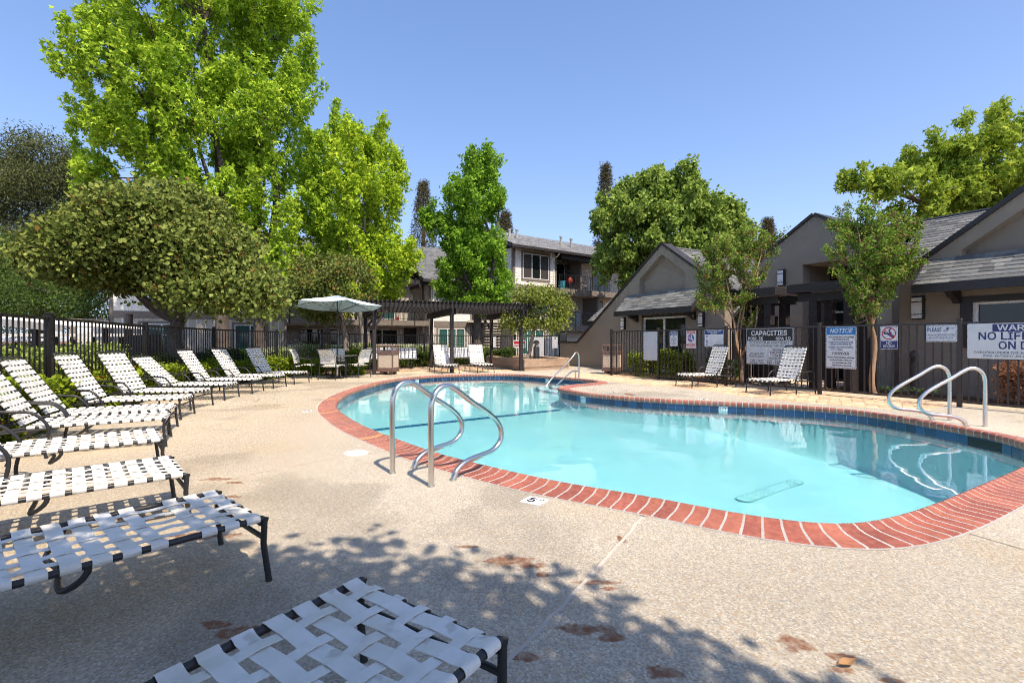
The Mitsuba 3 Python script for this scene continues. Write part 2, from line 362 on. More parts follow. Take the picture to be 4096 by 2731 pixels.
odd = {b[1]: 0 for b in bricks}
for k, (d2, i, m) in enumerate(bricks):
    c = rp.choice([0, 0, 0, 1, 1, 2, 2]) if rp.random() > .045 else rp.choice([3, 3, 4])
    if k < 296: part(cop, 'brick', m, 'm_brick%d' % c, 35)
    else: rest.tm(m)
part(cop, 'further_bricks', rest, 'm_brick0', 35, kind='stuff')
gm = MB()
PG = PROF.copy(); PG[:, 1] -= .0005; PG[5:, 0] -= .0008
for i in range(len(lp)): gm.tm(loft(section(*lip_at(i), PG), section(*lip_at(i+1), PG), False))
part(cop, 'mortar_joints', gm, 'm_grout', 35)

# waterline tiles
WALL = LIP.buffer(.012)
tp, tn, tpitch = ring(WALL, .157)
tile = uniq('waterline_tiles'); labels[tile] = {'kind': 'structure'}
wv = np.array(WALL.exterior.coords)[:-1]; nW = len(wv)
def band(z0, z1, off):
    pg = LIP.buffer(off); c = np.array(pg.exterior.coords)[:-1]; n = len(c); J = np.arange(n); K = (J+1) % n
    return np.vstack([np.c_[c, np.full(n, z0)], np.c_[c, np.full(n, z1)]]), np.vstack([np.stack([J, K, K+n], 1), np.stack([J, K+n, J+n], 1)])
part(tile, 'grout_bed', MB().add(*band(-.30, -.045, .020)), 'm_tilegrout')
near = MB()
FTX = [((3.98, 9.3), '6 FT'), ((1.77, 11.0), '4\u00bd FT'), ((1.2, 16.1), '3 FT'), ((-3.0, 15.8), '4 FT')]
Lw = WALL.exterior.length
ftk = {}
for (x, y), t in FTX: ftk[int(np.argmin(np.hypot(tp[:, 0]-x, tp[:, 1]-y)))] = t
for i in range(len(tp)):
    q, m = tp[i], tn[i]; t = np.array([-m[1], m[0]])
    M = np.eye(4); M[:2, 0], M[:2, 1], M[:2, 3] = t, m, q
    w = tpitch*.5 - .0035
    b = MB(M).box(-w, w, .002, .014, -.205, -.053)
    if i in ftk:
        k = part(tile, 'depth_marker', b, 'm_tilewhite', label='white waterline tile marked ' + ftk[i])
        tm = meshkit.text_mesh(ftk[i], .075, .002, True); ww = tm.bounds[1, 0]
        tm.apply_scale([min(1, .13/ww)]*3); tm.apply_translation([-tm.bounds[:, 0].mean(), 0, 0])
        M2 = np.eye(4); M2[:2, 0] = -t if True else t; M2[:3, 1] = [0, 0, 1]; M2[:2, 2] = -m; M2[:3, 3] = [*q, -.115]
        part(k, 'lettering', MB(M2).tm(tm), 'm_ink')
    elif m[1] > -.25 and i % 1 == 0: part(tile, 'tile', b, 'm_tile%d' % rp.choice([0, 0, 1, 1, 2]))
    else: near.tm(b.mesh())
part(tile, 'near_tiles', near, 'm_tile0', kind='stuff')

# pool shell: a height field that rounds into the wall
def depth(x, y):
    f = np.clip((y - 2.6)/10.0, 0, 1)
    d = .66 - .24*f
    bay = np.exp(-(((x-1.6)/1.3)**2 + ((y-14.9)/1.5)**2))
    return d - .1*bay + .38*np.clip((x-3.2)/2.6, 0, 1)**2*(3-2*np.clip((x-3.2)/2.6, 0, 1))
gx = np.arange(-4.4, 6.6, .06); gy = np.arange(2.4, 17.6, .06)
X, Y = np.meshgrid(gx, gy); pts = np.c_[X.ravel(), Y.ravel()]
wallp = LIP.buffer(.0135)
ins = shapely.contains_xy(wallp, pts[:, 0], pts[:, 1])
wl = np.array([wallp.exterior.interpolate(s).coords[0] for s in np.arange(0, wallp.exterior.length, .03)])
dist, _ = cKDTree(wl).query(pts)
dd = np.where(ins, dist, -dist)
R = .17
prof = np.where(dd <= 0, 0, np.where(dd < R, np.sqrt(np.clip(1 - (1 - dd/R)**2, 0, 1)), 1))
D = depth(pts[:, 0], pts[:, 1])
Z = -.22 - (D - .22)*prof
nx = len(gx); I, J = np.meshgrid(np.arange(len(gy)-1), np.arange(nx-1), indexing='ij')
q = np.stack([I*nx+J, I*nx+J+1, (I+1)*nx+J+1, (I+1)*nx+J], -1).reshape(-1, 4)
keep = (dd[q] > -.09).all(1)
q = q[keep]
struct('pool_floor', trimesh.Trimesh(np.c_[pts, Z], np.vstack([q[:, [0, 1, 2]], q[:, [0, 2, 3]]]), process=False), 'm_plaster', True)
lane = uniq('lane_line'); labels[lane] = {'kind': 'structure'}
a, b = np.array([-2.95, 9.05]), np.array([1.5, 11.78]); n_ = 36
for i in range(n_):
    p0, p1 = a + (b-a)*(i+.05)/n_, a + (b-a)*(i+.95)/n_
    for off in (-.05, .05):
        dn = np.array([-(b-a)[1], (b-a)[0]])/np.linalg.norm(b-a)*off
        z = -depth(*((p0+p1)/2)) + .006
        part(lane, 'tile', MB().beam([*(p0+dn), z], [*(p1+dn), z], .09, .006), 'm_lane')
# water surface with small ripples in its normals
gx = np.arange(-4.3, 6.5, .05); gy = np.arange(2.6, 17.4, .05)
X, Y = np.meshgrid(gx, gy); pw = np.c_[X.ravel(), Y.ravel()]
insw = shapely.contains_xy(LIP.buffer(.06), pw[:, 0], pw[:, 1])
calm = .35 + 1.1*meshkit.fbm(np.c_[pw*.35, np.zeros(len(pw))], 3, 9)
drop = np.hypot(pw[:, 0]-3.1, pw[:, 1]-6.7)
hw = (meshkit.fbm(np.c_[pw[:, :1]*1.6, pw[:, 1:]*2.6, np.zeros((len(pw), 1))], 3, 2) - .5)*.0042*calm + (meshkit.fbm(np.c_[pw[:, :1]*5, pw[:, 1:]*8, np.zeros((len(pw), 1))], 2, 5) - .5)*.0009*calm + .0006*np.sin(drop*24)*np.exp(-drop*1.3)
nx = len(gx); I, J = np.meshgrid(np.arange(len(gy)-1), np.arange(nx-1), indexing='ij')
q = np.stack([I*nx+J, I*nx+J+1, (I+1)*nx+J+1, (I+1)*nx+J], -1).reshape(-1, 4)
q = q[insw[q].all(1)]
struct('water', trimesh.Trimesh(np.c_[pw, WATER_Z + hw], np.vstack([q[:, [0, 1, 2]], q[:, [0, 2, 3]]]), process=False), 'm_water', True)
# submerged steps in the far bay
st = thing('pool_steps', 'pale submerged steps with dark tile edges in the far corner of the pool', 'steps')
for i in range(3):
    r = sg.Point(2.35, 15.2).buffer(.75 + .42*i).intersection(LIP)
    part(st, 'step', MB().poly(r, -.6, -.175 - .055*i), 'm_plaster')
    e = r.boundary.intersection(LIP.buffer(-.03)).buffer(.022)
    if not e.is_empty: part(st, 'edge_tile', MB().poly(e, -.2 - .055*i, -.171 - .055*i), 'm_lane')
# floor drain grate
dr_ = thing('drain_grate', 'long pale slotted drain grate on the near pool floor', 'drain')
ga, gb = np.array([2.62, 5.48]), np.array([3.58, 6.16]); ga, gb = np.r_[ga, -depth(*ga) + .010], np.r_[gb, -depth(*gb) + .010]
M = np.eye(4); M[:3, 0] = (gb-ga)/np.linalg.norm(gb-ga); gl = np.array([-M[1, 0], M[0, 0]])*.3; gm_ = (ga+gb)[:2]/2; gs = np.r_[gl*2, depth(*(gm_-gl)) - depth(*(gm_+gl))]; M[:3, 1] = gs/np.linalg.norm(gs); M[:3, 2] = np.cross(M[:3, 0], M[:3, 1]); M[:3, 3] = (ga+gb)/2
base = sg.LineString([(-.6, 0), (.6, 0)]).buffer(.075)
slots = so.unary_union([sg.box(x, y-.011, x+.075, y+.011) for x in np.arange(-.6, .56, .1) for y in (-.045, 0, .045)])
part(dr_, 'frame', MB(M).poly(base.buffer(.014).difference(base), 0, .006), mat('m_grateslot', (.40, .55, .55), .7))
part(dr_, 'grate', MB(M).poly(base.difference(slots), .001, .005), 'm_plaster')
part(dr_, 'slot_backing', MB(M).sheet(base, .001), 'm_grateslot')
# skimmer mouth in the right wall
sk = thing('skimmer_mouth', 'dark skimmer slot under the coping at the right end of the pool', 'skimmer')
i0 = int(np.argmin(np.hypot(tp[:, 0]-5.98, tp[:, 1]-6.15))); q_, m_ = tp[i0], tn[i0]; t_ = np.array([-m_[1], m_[0]])
M = np.eye(4); M[:2, 0], M[:2, 1], M[:2, 3] = t_, m_, q_
part(sk, 'opening', MB(M).box(-.24, .24, -.012, .01, -.19, -.062), 'm_black')
part(sk, 'lintel', MB(M).box(-.27, .27, -.018, .012, -.062, -.05), 'm_tile0')

# skimmer lids, depth markers in the deck
def disc(name, x, y, r, label):
    k = thing(name, label, 'lid')
    part(k, 'plate', MB(frame(x, y)).tm(trimesh.creation.cylinder(r, .014, sections=40), np.array([[1, 0, 0, 0], [0, 1, 0, 0], [0, 0, 1, .001], [0, 0, 0, 1.0]])), 'm_white')
    for a in (.4, .4+math.pi):
        part(k, 'screw', MB(frame(x + .8*r*math.cos(a), y + .8*r*math.sin(a))).tm(trimesh.creation.cylinder(.008, .006, sections=10), np.array([[1, 0, 0, 0], [0, 1, 0, 0], [0, 0, 1, .01], [0, 0, 0, 1.0]])), 'm_ink')
disc('deck_lid', -1.66, 5.19, .125, 'round white skimmer lid in the deck left of the near handrails')
def marker(x, y, ang, text, label, w=.165, h=.15):
    k = thing('depth_tile', label, 'depth marker', None)
    M = frame(x, y, ang)
    part(k, 'plate', MB(M).box(-w/2, w/2, -h/2, h/2, -.01, .005), 'm_tilewhite')
    big_, small = text.split(' ')
    t1 = meshkit.text_mesh(big_, .085, .002, True); t1.apply_translation([-t1.bounds[:, 0].mean() - .02, -.04, .005])
    t2 = meshkit.text_mesh(small, .024, .002, True); t2.apply_translation([.03, .018, .005])
    part(k, 'numeral', MB(M).tm(t1), 'm_ink'); part(k, 'unit', MB(M).tm(t2), 'm_ink')
marker(.167, 3.648, -.55, '5 FT', 'white tile marked 5 FT in the deck beside the near coping')
marker(-3.48, 8.28, -1.1, '5 FT', 'small white depth tile in the deck left of the pool')
marker(3.9, 9.95, 2.7, '6 FT', 'white depth tile in the deck before the right hand loungers', .2, .09)
marker(2.35, 11.35, 2.6, '4 FT', 'white depth tile at the point of the deck peninsula', .2, .09)
marker(-3.6, 16.2, .8, '4 FT', 'white depth tile in the deck before the brown bin', .2, .09)
fl = thing('fallen_leaf', 'curled tan dry leaf lying on the near deck', 'leaf')
lv = spline([(0, 0), (.018, .012), (.045, .019), (.07, .010), (.092, .0), (.07, -.008), (.045, -.021), (.018, -.014), (0, 0)], 25)[:-1]
zz = .012 + .25*np.abs(lv[:, 1]) + 1.6*(lv[:, 0]-.04)**2
v = np.vstack([np.c_[lv, zz], [[.042, 0, .006]], np.c_[lv, zz-.0015], [[.042, 0, .0045]]]); n = len(lv); J = np.arange(n); K = (J+1) % n
part(fl, 'blade', MB(frame(1.2, 1.79, .3)).add(v, np.vstack([np.stack([J, K, J*0+n], 1), np.stack([K+n+1, J+n+1, J*0+2*n+1], 1), np.stack([J, J+n+1, K+n+1], 1), np.stack([J, K+n+1, K], 1)])), mat('m_dryleaf', (.36, .20, .085), .7))
part(fl, 'stalk', MB(frame(1.2, 1.79, .3)).tube([(0, 0, .012), (-.03, .006, .016)], .0015, 5), 'm_dryleaf')

# ---- stainless rails ----
def rail_path(M, q, r, name, parent, m):
    p = spline([(a, 0, z) for a, z in q], 90)
    return part(parent, name, MB(M).tube(p, r, 16), m, True)
RQ = [(0, -.02), (0, .3), (0, .60), (.015, .71), (.075, .79), (.17, .815), (.27, .78), (.40, .695), (.60, .575), (.73, .49), (.815, .41), (.855, .32), (.83, .235), (.745, .178), (.6, .155), (.45, .14), (.33, .105), (.262, .05), (.24, -.02)]
for i, (x, y) in enumerate([(-.667, 4.013), (-1.082, 4.405)]):
    k = thing('grab_rail', ['brushed steel looped grab rail, the nearer of the pair at the near left coping', 'brushed steel looped grab rail, the farther of the pair at the near left coping'][i], 'handrail', None)
    M = frame(x, y, math.atan2(.75, .66))
    rail_path(M, RQ, .0245, 'loop', k, 'm_steel')
    for q in (0, .24): part(k, 'escutcheon', MB(M).tm(trimesh.creation.cylinder(.034, .008, sections=20), np.array([[1, 0, 0, q], [0, 1, 0, 0], [0, 0, 1, .004], [0, 0, 0, 1.0]])), 'm_steel_worn')
for i, (x, y) in enumerate([(6.6, 6.80), (6.58, 7.33)]):
    k = thing('grab_rail', ['pale steel looped grab rail, the nearer of two at the right end of the pool', 'pale steel looped grab rail, the farther of two at the right end of the pool'][i], 'handrail', None)
    M = frame(x, y, math.atan2(.1, -.995))
    rail_path(M, RQ, .0245, 'loop', k, 'm_steel_worn')
    for q in (0, .24): part(k, 'escutcheon', MB(M).tm(trimesh.creation.cylinder(.034, .008, sections=20), np.array([[1, 0, 0, q], [0, 1, 0, 0], [0, 0, 1, .004], [0, 0, 0, 1.0]])), 'm_steel_worn')
k = thing('stair_rail', 'pale steel stair handrail sloping into the far bay of the pool', 'handrail')
M = frame(2.12, 15.42, math.atan2(-.753, -.658))
rail_path(M, [(0, -.02), (0, .35), (0, .66), (.02, .76), (.09, .825), (.18, .82), (.30, .745), (.9, .38), (1.75, -.14)], .025, 'upper_rail', k, 'm_steel_worn')
rail_path(M, [(.0, .25), (.2, .25), (.38, .245), (.46, .22), (.8, .07), (1.3, -.15)], .021, 'lower_rail', k, 'm_steel_worn')
part(k, 'short_post', MB(M).tube([(.2, 0, -.02), (.2, 0, .245)], .021, 12), 'm_steel_worn', 40)
# ================= furniture =================
def ribbon(path, side, w, th=.0022):
    """closed strap: path (n,3), side (n,3) unit vectors across the strap"""
    p = np.asarray(path, float); n = len(p)
    s = np.broadcast_to(np.asarray(side, float), p.shape)
    t = np.gradient(p, axis=0); t /= np.linalg.norm(t, axis=1, keepdims=True) + 1e-9
    nr = np.cross(s, t); nr /= np.linalg.norm(nr, axis=1, keepdims=True) + 1e-9
    v = np.stack([p - s*w/2, p + s*w/2, p + s*w/2 + nr*th, p - s*w/2 + nr*th], 1).reshape(-1, 3)
    f = []
    for i in range(n-1):
        for a in range(4):
            b = (a+1) % 4
            f += [[i*4+a, i*4+b, i*4+4+b], [i*4+a, i*4+4+b, i*4+4+a]]
    return trimesh.Trimesh(v, np.array(f), process=False)

def woven(add, L, hw, r, nlat, nlon, wlat, wlon, sag, M, x0=.05, wrap0=True, skip=(), rl=None):
    """straps over two rails at y=+-hw between x=0 and L, in the plane z=0 of matrix M; add(name, mesh)"""
    xs = np.linspace(x0, L - .05, nlat); ys = np.linspace(-hw + .085, hw - .085, nlon)
    for i, x in enumerate(xs):
        if i in skip: continue
        dx = rl.uniform(-.006, .006) if rl else 0
        path = []
        for a in np.linspace(-2.4, 0, 6): path.append((x, -hw + (r+.002)*math.sin(a), (r+.002)*math.cos(a)))
        for k, yy in enumerate(np.linspace(-hw+.03, hw-.03, 2*nlon+1)):
            j = (k-1)//2
            z = (.0045*(1 if (i+j) % 2 else -1) if k % 2 else 0) - sag*(1 - (yy/hw)**2) + r*.8
            path.append((x + dx, yy, z))
        for a in np.linspace(0, 2.4, 6): path.append((x, hw + (r+.002)*math.sin(a), (r+.002)*math.cos(a)))
        add('cross_strap', MB(M).tm(ribbon(path, (1, 0, 0), wlat)))
    for j, y in enumerate(ys):
        path = []
        if wrap0:
            for a in np.linspace(-2.6, 0, 6): path.append(((r+.002)*math.sin(a), y, -.018 + (r+.002)*math.cos(a)))
        ss = sag*(1 - (y/hw)**2)
        for k, x in enumerate(xs):
            z = .0045*(-1 if (k+j) % 2 else 1) - ss + r*.8
            path.append((x, y, z))
        path += [(L - .012, y, r*.8), (L, y, -.01)]
        add('long_strap', MB(M).tm(ribbon(path, (0, -1, 0), wlon)))

def lounger_parts(arm, hinge, rear, theta, seed, skip=(), W=.315):
    rl = random.Random(seed); out = []
    def add(name, mb, m='m_strap', sm=False): out.append((name, mikit.ply(mb.mesh(), m, sm)))
    zs = .315; r = .0145
    for s in (-1, 1):
        y = s*W
        add('side_rail', MB().tube([(.0, y, zs), (hinge+.02, y, zs - .004), (rear, y*1.0, zs-.045)], r, 10), 'm_frame', 40)
        add('front_leg', MB().tube([(-.012, y*1.02, zs+.004), (-.004, y*1.02, zs-.02), (.002, y*1.03, zs-.12), (-.022, y*1.05, 0)], r*1.02, 10), 'm_frame', 40)
        ya = s*(W+.055)
        add('armrest', MB().tube(spline([(arm, ya, 0), (arm-.004, ya, .2), (arm, ya, .345), (arm+.025, ya, .385), (arm+.09, ya, .455), (arm+.13, ya, .478), (arm+.2, ya, .485), (rear, ya, .505), (rear+.045, ya, .495), (rear+.06, ya, .45)], 34), r, 10), 'm_frame', 40)
        add('rear_leg', MB().tube([(rear+.06, ya, .46), (rear+.075, ya, .2), (rear+.10, ya, 0)], r, 10), 'm_frame', 40)
        add('arm_brace', MB().tube([(arm, ya, zs-.06), (arm, y, zs-.06)], r*.8, 8).tube([(rear+.068, ya, zs-.05), (rear-.02, y, zs-.045)], r*.8, 8).tube([(arm, ya, .30), (rear+.07, ya, .27)], r*.75, 8), 'm_frame', 40)
    add('foot_bar', MB().tube([(.012, -W, zs-.022), (.0, -W*.6, zs-.022), (.0, W*.6, zs-.022), (.012, W, zs-.022)], r*.9, 10), 'm_frame', 40)
    add('end_brace', MB().tube([(.0, -W*1.02, zs-.095), (0, W*1.02, zs-.095)], r*.85, 10), 'm_frame', 40)
    for x, rr in ((.62*hinge, .013), (hinge, .013)):
        add('stacking_hoop', MB().tube(spline([(x-.05, -W, zs-.005), (x-.035, -W+.004, zs-.05), (x, -W+.03, zs-.085), (x+.01, 0, zs-.095), (x, W-.03, zs-.085), (x-.035, W-.004, zs-.05), (x-.05, W, zs-.005)], 30), rr, 8), 'm_frame', 40)
    woven(add, hinge, W, r, int(round((hinge-.1)/.0865)), 5, .063, .042, .012, frame(0, 0, 0, zs), rl=rl, skip=skip)
    # back
    c, s_ = math.cos(theta), math.sin(theta)
    MBk = np.eye(4); MBk[:3, 0], MBk[:3, 2], MBk[:3, 3] = [c, 0, s_], [-s_, 0, c], [hinge + .015, 0, zs + .01]
    Lb, Wb = .80, .275
    b = MB(MBk)
    b.tube([(-.02, -Wb, 0), (Lb-.04, -Wb, 0), (Lb-.01, -Wb+.012, 0), (Lb, -Wb+.04, 0), (Lb, Wb-.04, 0), (Lb-.01, Wb-.012, 0), (Lb-.04, Wb, 0), (-.02, Wb, 0)], r, 10)
    add('back_frame', b, 'm_frame', 40)
    woven(add, Lb-.03, Wb, r, 10, 5, .053, .038, .010, MBk, x0=.045, wrap0=False, rl=rl)
    for s in (-1, 1):
        top = (MBk @ [.42, s*Wb, -.02, 1])[:3]
        add('back_strut', MB().tube([top, (rear-.02 if rear > top[0] else top[0]+.02, s*(W-.01), zs-.02)], r*.75, 8), 'm_frame', 40)
    return out

LONG = (.97, 1.15, 1.46); SHORT = (.70, .86, 1.20)
ORD = ['first', 'second', 'third', 'fourth', 'fifth', 'sixth', 'seventh', 'eighth', 'ninth', 'tenth', 'eleventh', 'twelfth']
ROW = [((-.02, 1.43), (-.57, 1.81), 1.0), ((-1.229, 2.42), (-1.73, 2.856), 1.0), ((-2.144, 3.21), (-2.6, 3.71), 1.0), ((-3.1, 4.33), (-3.56, 4.87), 1.0), ((-3.93, 5.5), (-4.27, 6.07), 1.0), ((-4.40, 6.22), (-4.69, 6.80), 1.0),
       ((-5.03, 7.37), (-5.23, 8.0), 1.04), ((-5.55, 8.4), (-5.57, 9.04), 1.01), ((-5.76, 9.74), (-5.84, 10.4), .77), ((-5.87, 10.98), (-5.95, 11.64), 1.0), ((-5.94, 12.1), (-5.93, 12.77), 1.02), ((-5.93, 13.25), (-5.80, 13.9), 1.05)]
DESC = ['white strap lounger in leaf shade at the bottom, nearest in the left row', 'shaded white strap lounger with two straps pushed apart, second nearest in the left row', 'sunlit white strap lounger cut by the left edge, third nearest in the left row', 'white strap lounger with dark armrest at the left edge, fourth nearest in the left row', 'white strap lounger mostly hidden behind the fourth, fifth nearest in the left row',
        'strap lounger with its back cut by the left edge, sixth nearest in the left row', 'white strap lounger beside the nearest fence post, seventh nearest in the left row', 'white strap lounger between the two tallest left backs, eighth nearest in the left row', 'white strap lounger leaning back lower than its neighbours in the left row', 'white strap lounger before the big round tree trunk, tenth nearest in the left row', 'white strap lounger left of the last in the left row', 'farthest white strap lounger of the left row, beside the patio chairs']
def place_lounger(parts, x, y, ang, label, group):
    k = thing('sun_lounger', label, 'sun lounger', group)
    M = T(frame(x, y, ang))
    for n, d in parts: scene[uniq(n, k)] = {**d, 'to_world': M}
protos = {}
for i, (N, F, th) in enumerate(ROW):
    N, F = np.array(N), np.array(F); d = F - N; h = np.array([-d[1], d[0]])
    key = (i if i < 3 else 3 + i % 2, th)
    if key not in protos: protos[key] = lounger_parts(*LONG, th, 10+i, skip=(3,) if i == 1 else ())
    m = (N+F)/2
    place_lounger(protos[key], m[0], m[1], math.atan2(h[1], h[0]), DESC[i], 'white strap loungers in the left row')
P2 = lounger_parts(*SHORT, 1.22, 77)
place_lounger(P2, 5.52, 10.92, .36, 'white strap lounger before the black capacities sign at the right fence', 'loungers by the right fence')
place_lounger(P2, 4.46, 12.62, .30, 'white strap lounger left of the capacities sign at the right fence', 'loungers by the right fence')
place_lounger(P2, -2.22, 17.6, 2.05, 'white strap lounger under the pergola, left of the front middle post', 'loungers under the pergola')
place_lounger(P2, -.97, 18.05, 2.0, 'white strap lounger under the pergola, right of the front middle post', 'loungers under the pergola')

# patio chairs
def chair_parts():
    out = []
    def add(name, mb, m='m_strap', sm=False): out.append((name, mikit.ply(mb.mesh(), m, sm)))
    r = .0125; W = .27; rl = random.Random(3)
    for s in (-1, 1):
        y = s*W
        add('front_leg', MB().tube(spline([(.44, y*1.12, 0), (.43, y*1.12, .3), (.425, y*1.12, .52), (.40, y*1.12, .60), (.34, y*1.12, .635)], 16), r, 8), 'm_frame', 40)
        add('armrest', MB().tube(spline([(.34, y*1.12, .635), (.15, y*1.12, .645), (-.03, y*1.1, .63), (-.07, y, .60)], 12), r*1.15, 8), 'm_frame', 40)
        add('rear_leg', MB().tube(spline([(-.10, y*1.02, .46), (-.09, y*1.05, .3), (-.13, y*1.08, 0)], 10), r, 8), 'm_frame', 40)
        add('side_rail', MB().tube(spline([(.44, y, .405), (.30, y, .44), (.12, y, .425), (-.04, y, .40), (-.075, y, .46), (-.10, y, .62), (-.16, y, .80), (-.25, y*.97, .93)], 26), r, 8), 'm_frame', 40)
    add('top_bar', MB().tube([(-.25, -W*.97, .93), (-.258, 0, .94), (-.25, W*.97, .93)], r, 8), 'm_frame', 40)
    add('front_bar', MB().tube([(.43, -W*1.12, .40), (.43, W*1.12, .40)], r, 8), 'm_frame', 40)
    def seat(L0, L1, nlat, name):
        pp = spline([(.44, .405), (.30, .44), (.12, .425), (-.04, .40), (-.075, .46), (-.10, .62), (-.16, .80), (-.25, .93)], 200)
        pp = pp[int(L0*200):int(L1*200)]
        tt = np.gradient(pp, axis=0); tt /= np.linalg.norm(tt, axis=1, keepdims=True); nn = np.c_[tt[:, 1], -tt[:, 0]]
        ids = np.linspace(6, len(pp)-7, nlat).astype(int)
        for i, k in enumerate(ids):
            o = pp[k]; n = nn[k] if True else 0
            path = []
            for a in np.linspace(-2.3, 0, 5): path.append((o[0] + n[0]*(r+.002)*math.cos(a), -W + (r+.002)*math.sin(a), o[1] + n[1]*(r+.002)*math.cos(a)))
            for q in range(1, 10):
                yy = -W + 2*W*q/10; e = r*.8 + (.004*(1 if (i + q//2) % 2 else -1) if q % 2 else 0) - .006*(1 - (yy/W)**2)
                path.append((o[0] + n[0]*e, yy, o[1] + n[1]*e))
            for a in np.linspace(0, 2.3, 5): path.append((o[0] + n[0]*(r+.002)*math.cos(a), W + (r+.002)*math.sin(a), o[1] + n[1]*(r+.002)*math.cos(a)))
            add('cross_strap', MB().tm(ribbon(path, (tt[k][0], 0, tt[k][1]), .05)), 'm_strap')
        for j, y in enumerate(np.linspace(-W+.07, W-.07, 6)):
            path = [(pp[k][0] + nn[k][0]*(r*.8 + .004*(1 if (a+j) % 2 else -1)), y, pp[k][1] + nn[k][1]*(r*.8 + .004*(1 if (a+j) % 2 else -1))) for a, k in enumerate([0, *ids, len(pp)-1])]
            add('long_strap', MB().tm(ribbon(path, (0, 1, 0), .045)), 'm_strap')
    seat(0.02, .47, 6, 'seat'); seat(.54, .99, 8, 'back')
    return out
CH = chair_parts()
for (x, y, a, lab) in [(-5.6, 14.95, 1.35, 'white strap patio chair with its back to the pool, nearest of the set'), (-6.75, 15.5, .15, 'white strap patio chair seen from the side, leftmost of the set'), (-4.85, 15.75, 2.75, 'white strap patio chair right of the round table'), (-5.9, 16.35, -1.2, 'white strap patio chair behind the round table, mostly hidden')]:
    k = thing('patio_chair', lab, 'chair', 'patio chairs round the table')
    for n, d in CH: scene[uniq(n, k)] = {**d, 'to_world': T(frame(x, y, a))}
# table
tx, ty = -5.57, 15.65
k = thing('patio_table', 'dark round patio table under the pale blue umbrella', 'table')
part(k, 'tabletop', MB(frame(tx, ty)).tm(trimesh.creation.revolve(np.array([(.03, .70), (.58, .70), (.60, .71), (.60, .722), (.585, .728), (.03, .728)]), sections=48)), 'm_tabletop', 30)
part(k, 'rim', MB(frame(tx, ty)).tube([(.6*math.cos(a), .6*math.sin(a), .708) for a in np.linspace(0, 2*math.pi, 41)], .012, 8, False), 'm_frame', 40)
for a in (.5, 2.07, 3.64, 5.21):
    c, s = math.cos(a), math.sin(a)
    part(k, 'leg', MB(frame(tx, ty)).tube(spline([(.42*c, .42*s, .70), (.36*c, .36*s, .55), (.33*c, .33*s, .40), (.40*c, .40*s, .18), (.56*c, .56*s, 0)], 18), .013, 8), 'm_frame', 40)
part(k, 'leg_ring', MB(frame(tx, ty)).tube([(.345*math.cos(a), .345*math.sin(a), .36) for a in np.linspace(0, 2*math.pi, 31)], .009, 6, False), 'm_frame', 40)
# umbrella
k = thing('patio_umbrella', 'pale blue market umbrella open over the round patio table', 'umbrella')
Mu = frame(tx-.02, ty-.05)
tilt = np.eye(4); ct, stt = math.cos(-.075), math.sin(-.075); tilt[1:3, 1:3] = [[ct, -stt], [stt, ct]]; tilt[2, 3] = 1.9
Mu2 = Mu @ tilt
part(k, 'base', MB(Mu).cbox(-.24, .24, -.24, .24, 0, .07, .02), 'm_frame')
part(k, 'base_sleeve', MB(Mu).tube([(0, 0, .07), (0, 0, .33)], .03, 14), 'm_steel_worn', 40)
part(k, 'pole', MB(Mu).tube([(0, 0, .05), (0, 0, 2.58)], .019, 14), 'm_frame', 40)
part(k, 'crank_box', MB(Mu).cbox(-.035, .035, -.05, .04, 1.28, 1.40, .01), 'm_frame')
part(k, 'crank_handle', MB(Mu).tube([(0, -.05, 1.34), (0, -.09, 1.34), (.05, -.095, 1.30), (.06, -.13, 1.30)], .006, 6), 'm_frame')
nr_, na = 12, 10
def canopy(rad0, rad1, zoff=0.0, nseg=6):
    V, Fc = [], []
    A = np.linspace(0, 2*math.pi, nseg*na+1)[:-1]
    for i in range(nr_+1):
        q = i/nr_; rr = rad0 + (rad1-rad0)*q
        for a in A:
            m = (a/(2*math.pi/nseg)) % 1.0
            e = 4*m*(1-m)                         # 0 on the rib, 1 mid panel
            rc = math.cos(math.pi/nseg)/math.cos(math.pi/nseg*(2*m-1))
            R_ = rr*(rc - .03*e*q)
            x = rr/1.42
            z = .72 - .27*x - .03*x*x - .05*e*x*x + zoff
            V.append((R_*math.cos(a), R_*math.sin(a), z))
    n = len(A)
    for i in range(nr_):
        for j in range(n):
            a, b = i*n+j, i*n+(j+1) % n
            Fc += [[a, b, b+n], [a, b+n, a+n]]
    V = np.array(V); Fc = np.array(Fc)
    Vl = V - [0, 0, .004]
    return V, Fc, n, Vl
V, Fc, n, Vl = canopy(.10, 1.42)
ed = np.array([[nr_*n+j, nr_*n+(j+1) % n] for j in range(n)]); N_ = len(V)
part(k, 'canopy', MB(Mu2).add(np.vstack([V, Vl]), np.vstack([Fc, Fc[:, ::-1]+N_, np.c_[ed, ed[:, :1]+N_], np.c_[ed[:, 1:], ed[:, 1:]+N_, ed[:, :1]+N_]])), 'm_canopy', 50)
V, Fc, n, Vl = canopy(.0, .34, .022)
part(k, 'vent_cap', MB(Mu2).add(V, Fc), 'm_canopy', 50)
for j in range(6):
    a = j*math.pi/3
    p = [(r_*math.cos(a), r_*math.sin(a), .72 - .27*(r_/1.42) - .03*(r_/1.42)**2 - .014) for r_ in np.linspace(.04, 1.40, 8)]
    part(k, 'rib', MB(Mu2).tube(p, .008, 6), 'm_frame', 40)
    part(k, 'strut', MB(Mu2).tube([(.03*math.cos(a), .03*math.sin(a), .22), p[4]], .007, 6), 'm_frame', 40)
part(k, 'runner', MB(Mu2).tube([(0, 0, .17), (0, 0, .26)], .036, 12), 'm_frame', 40)
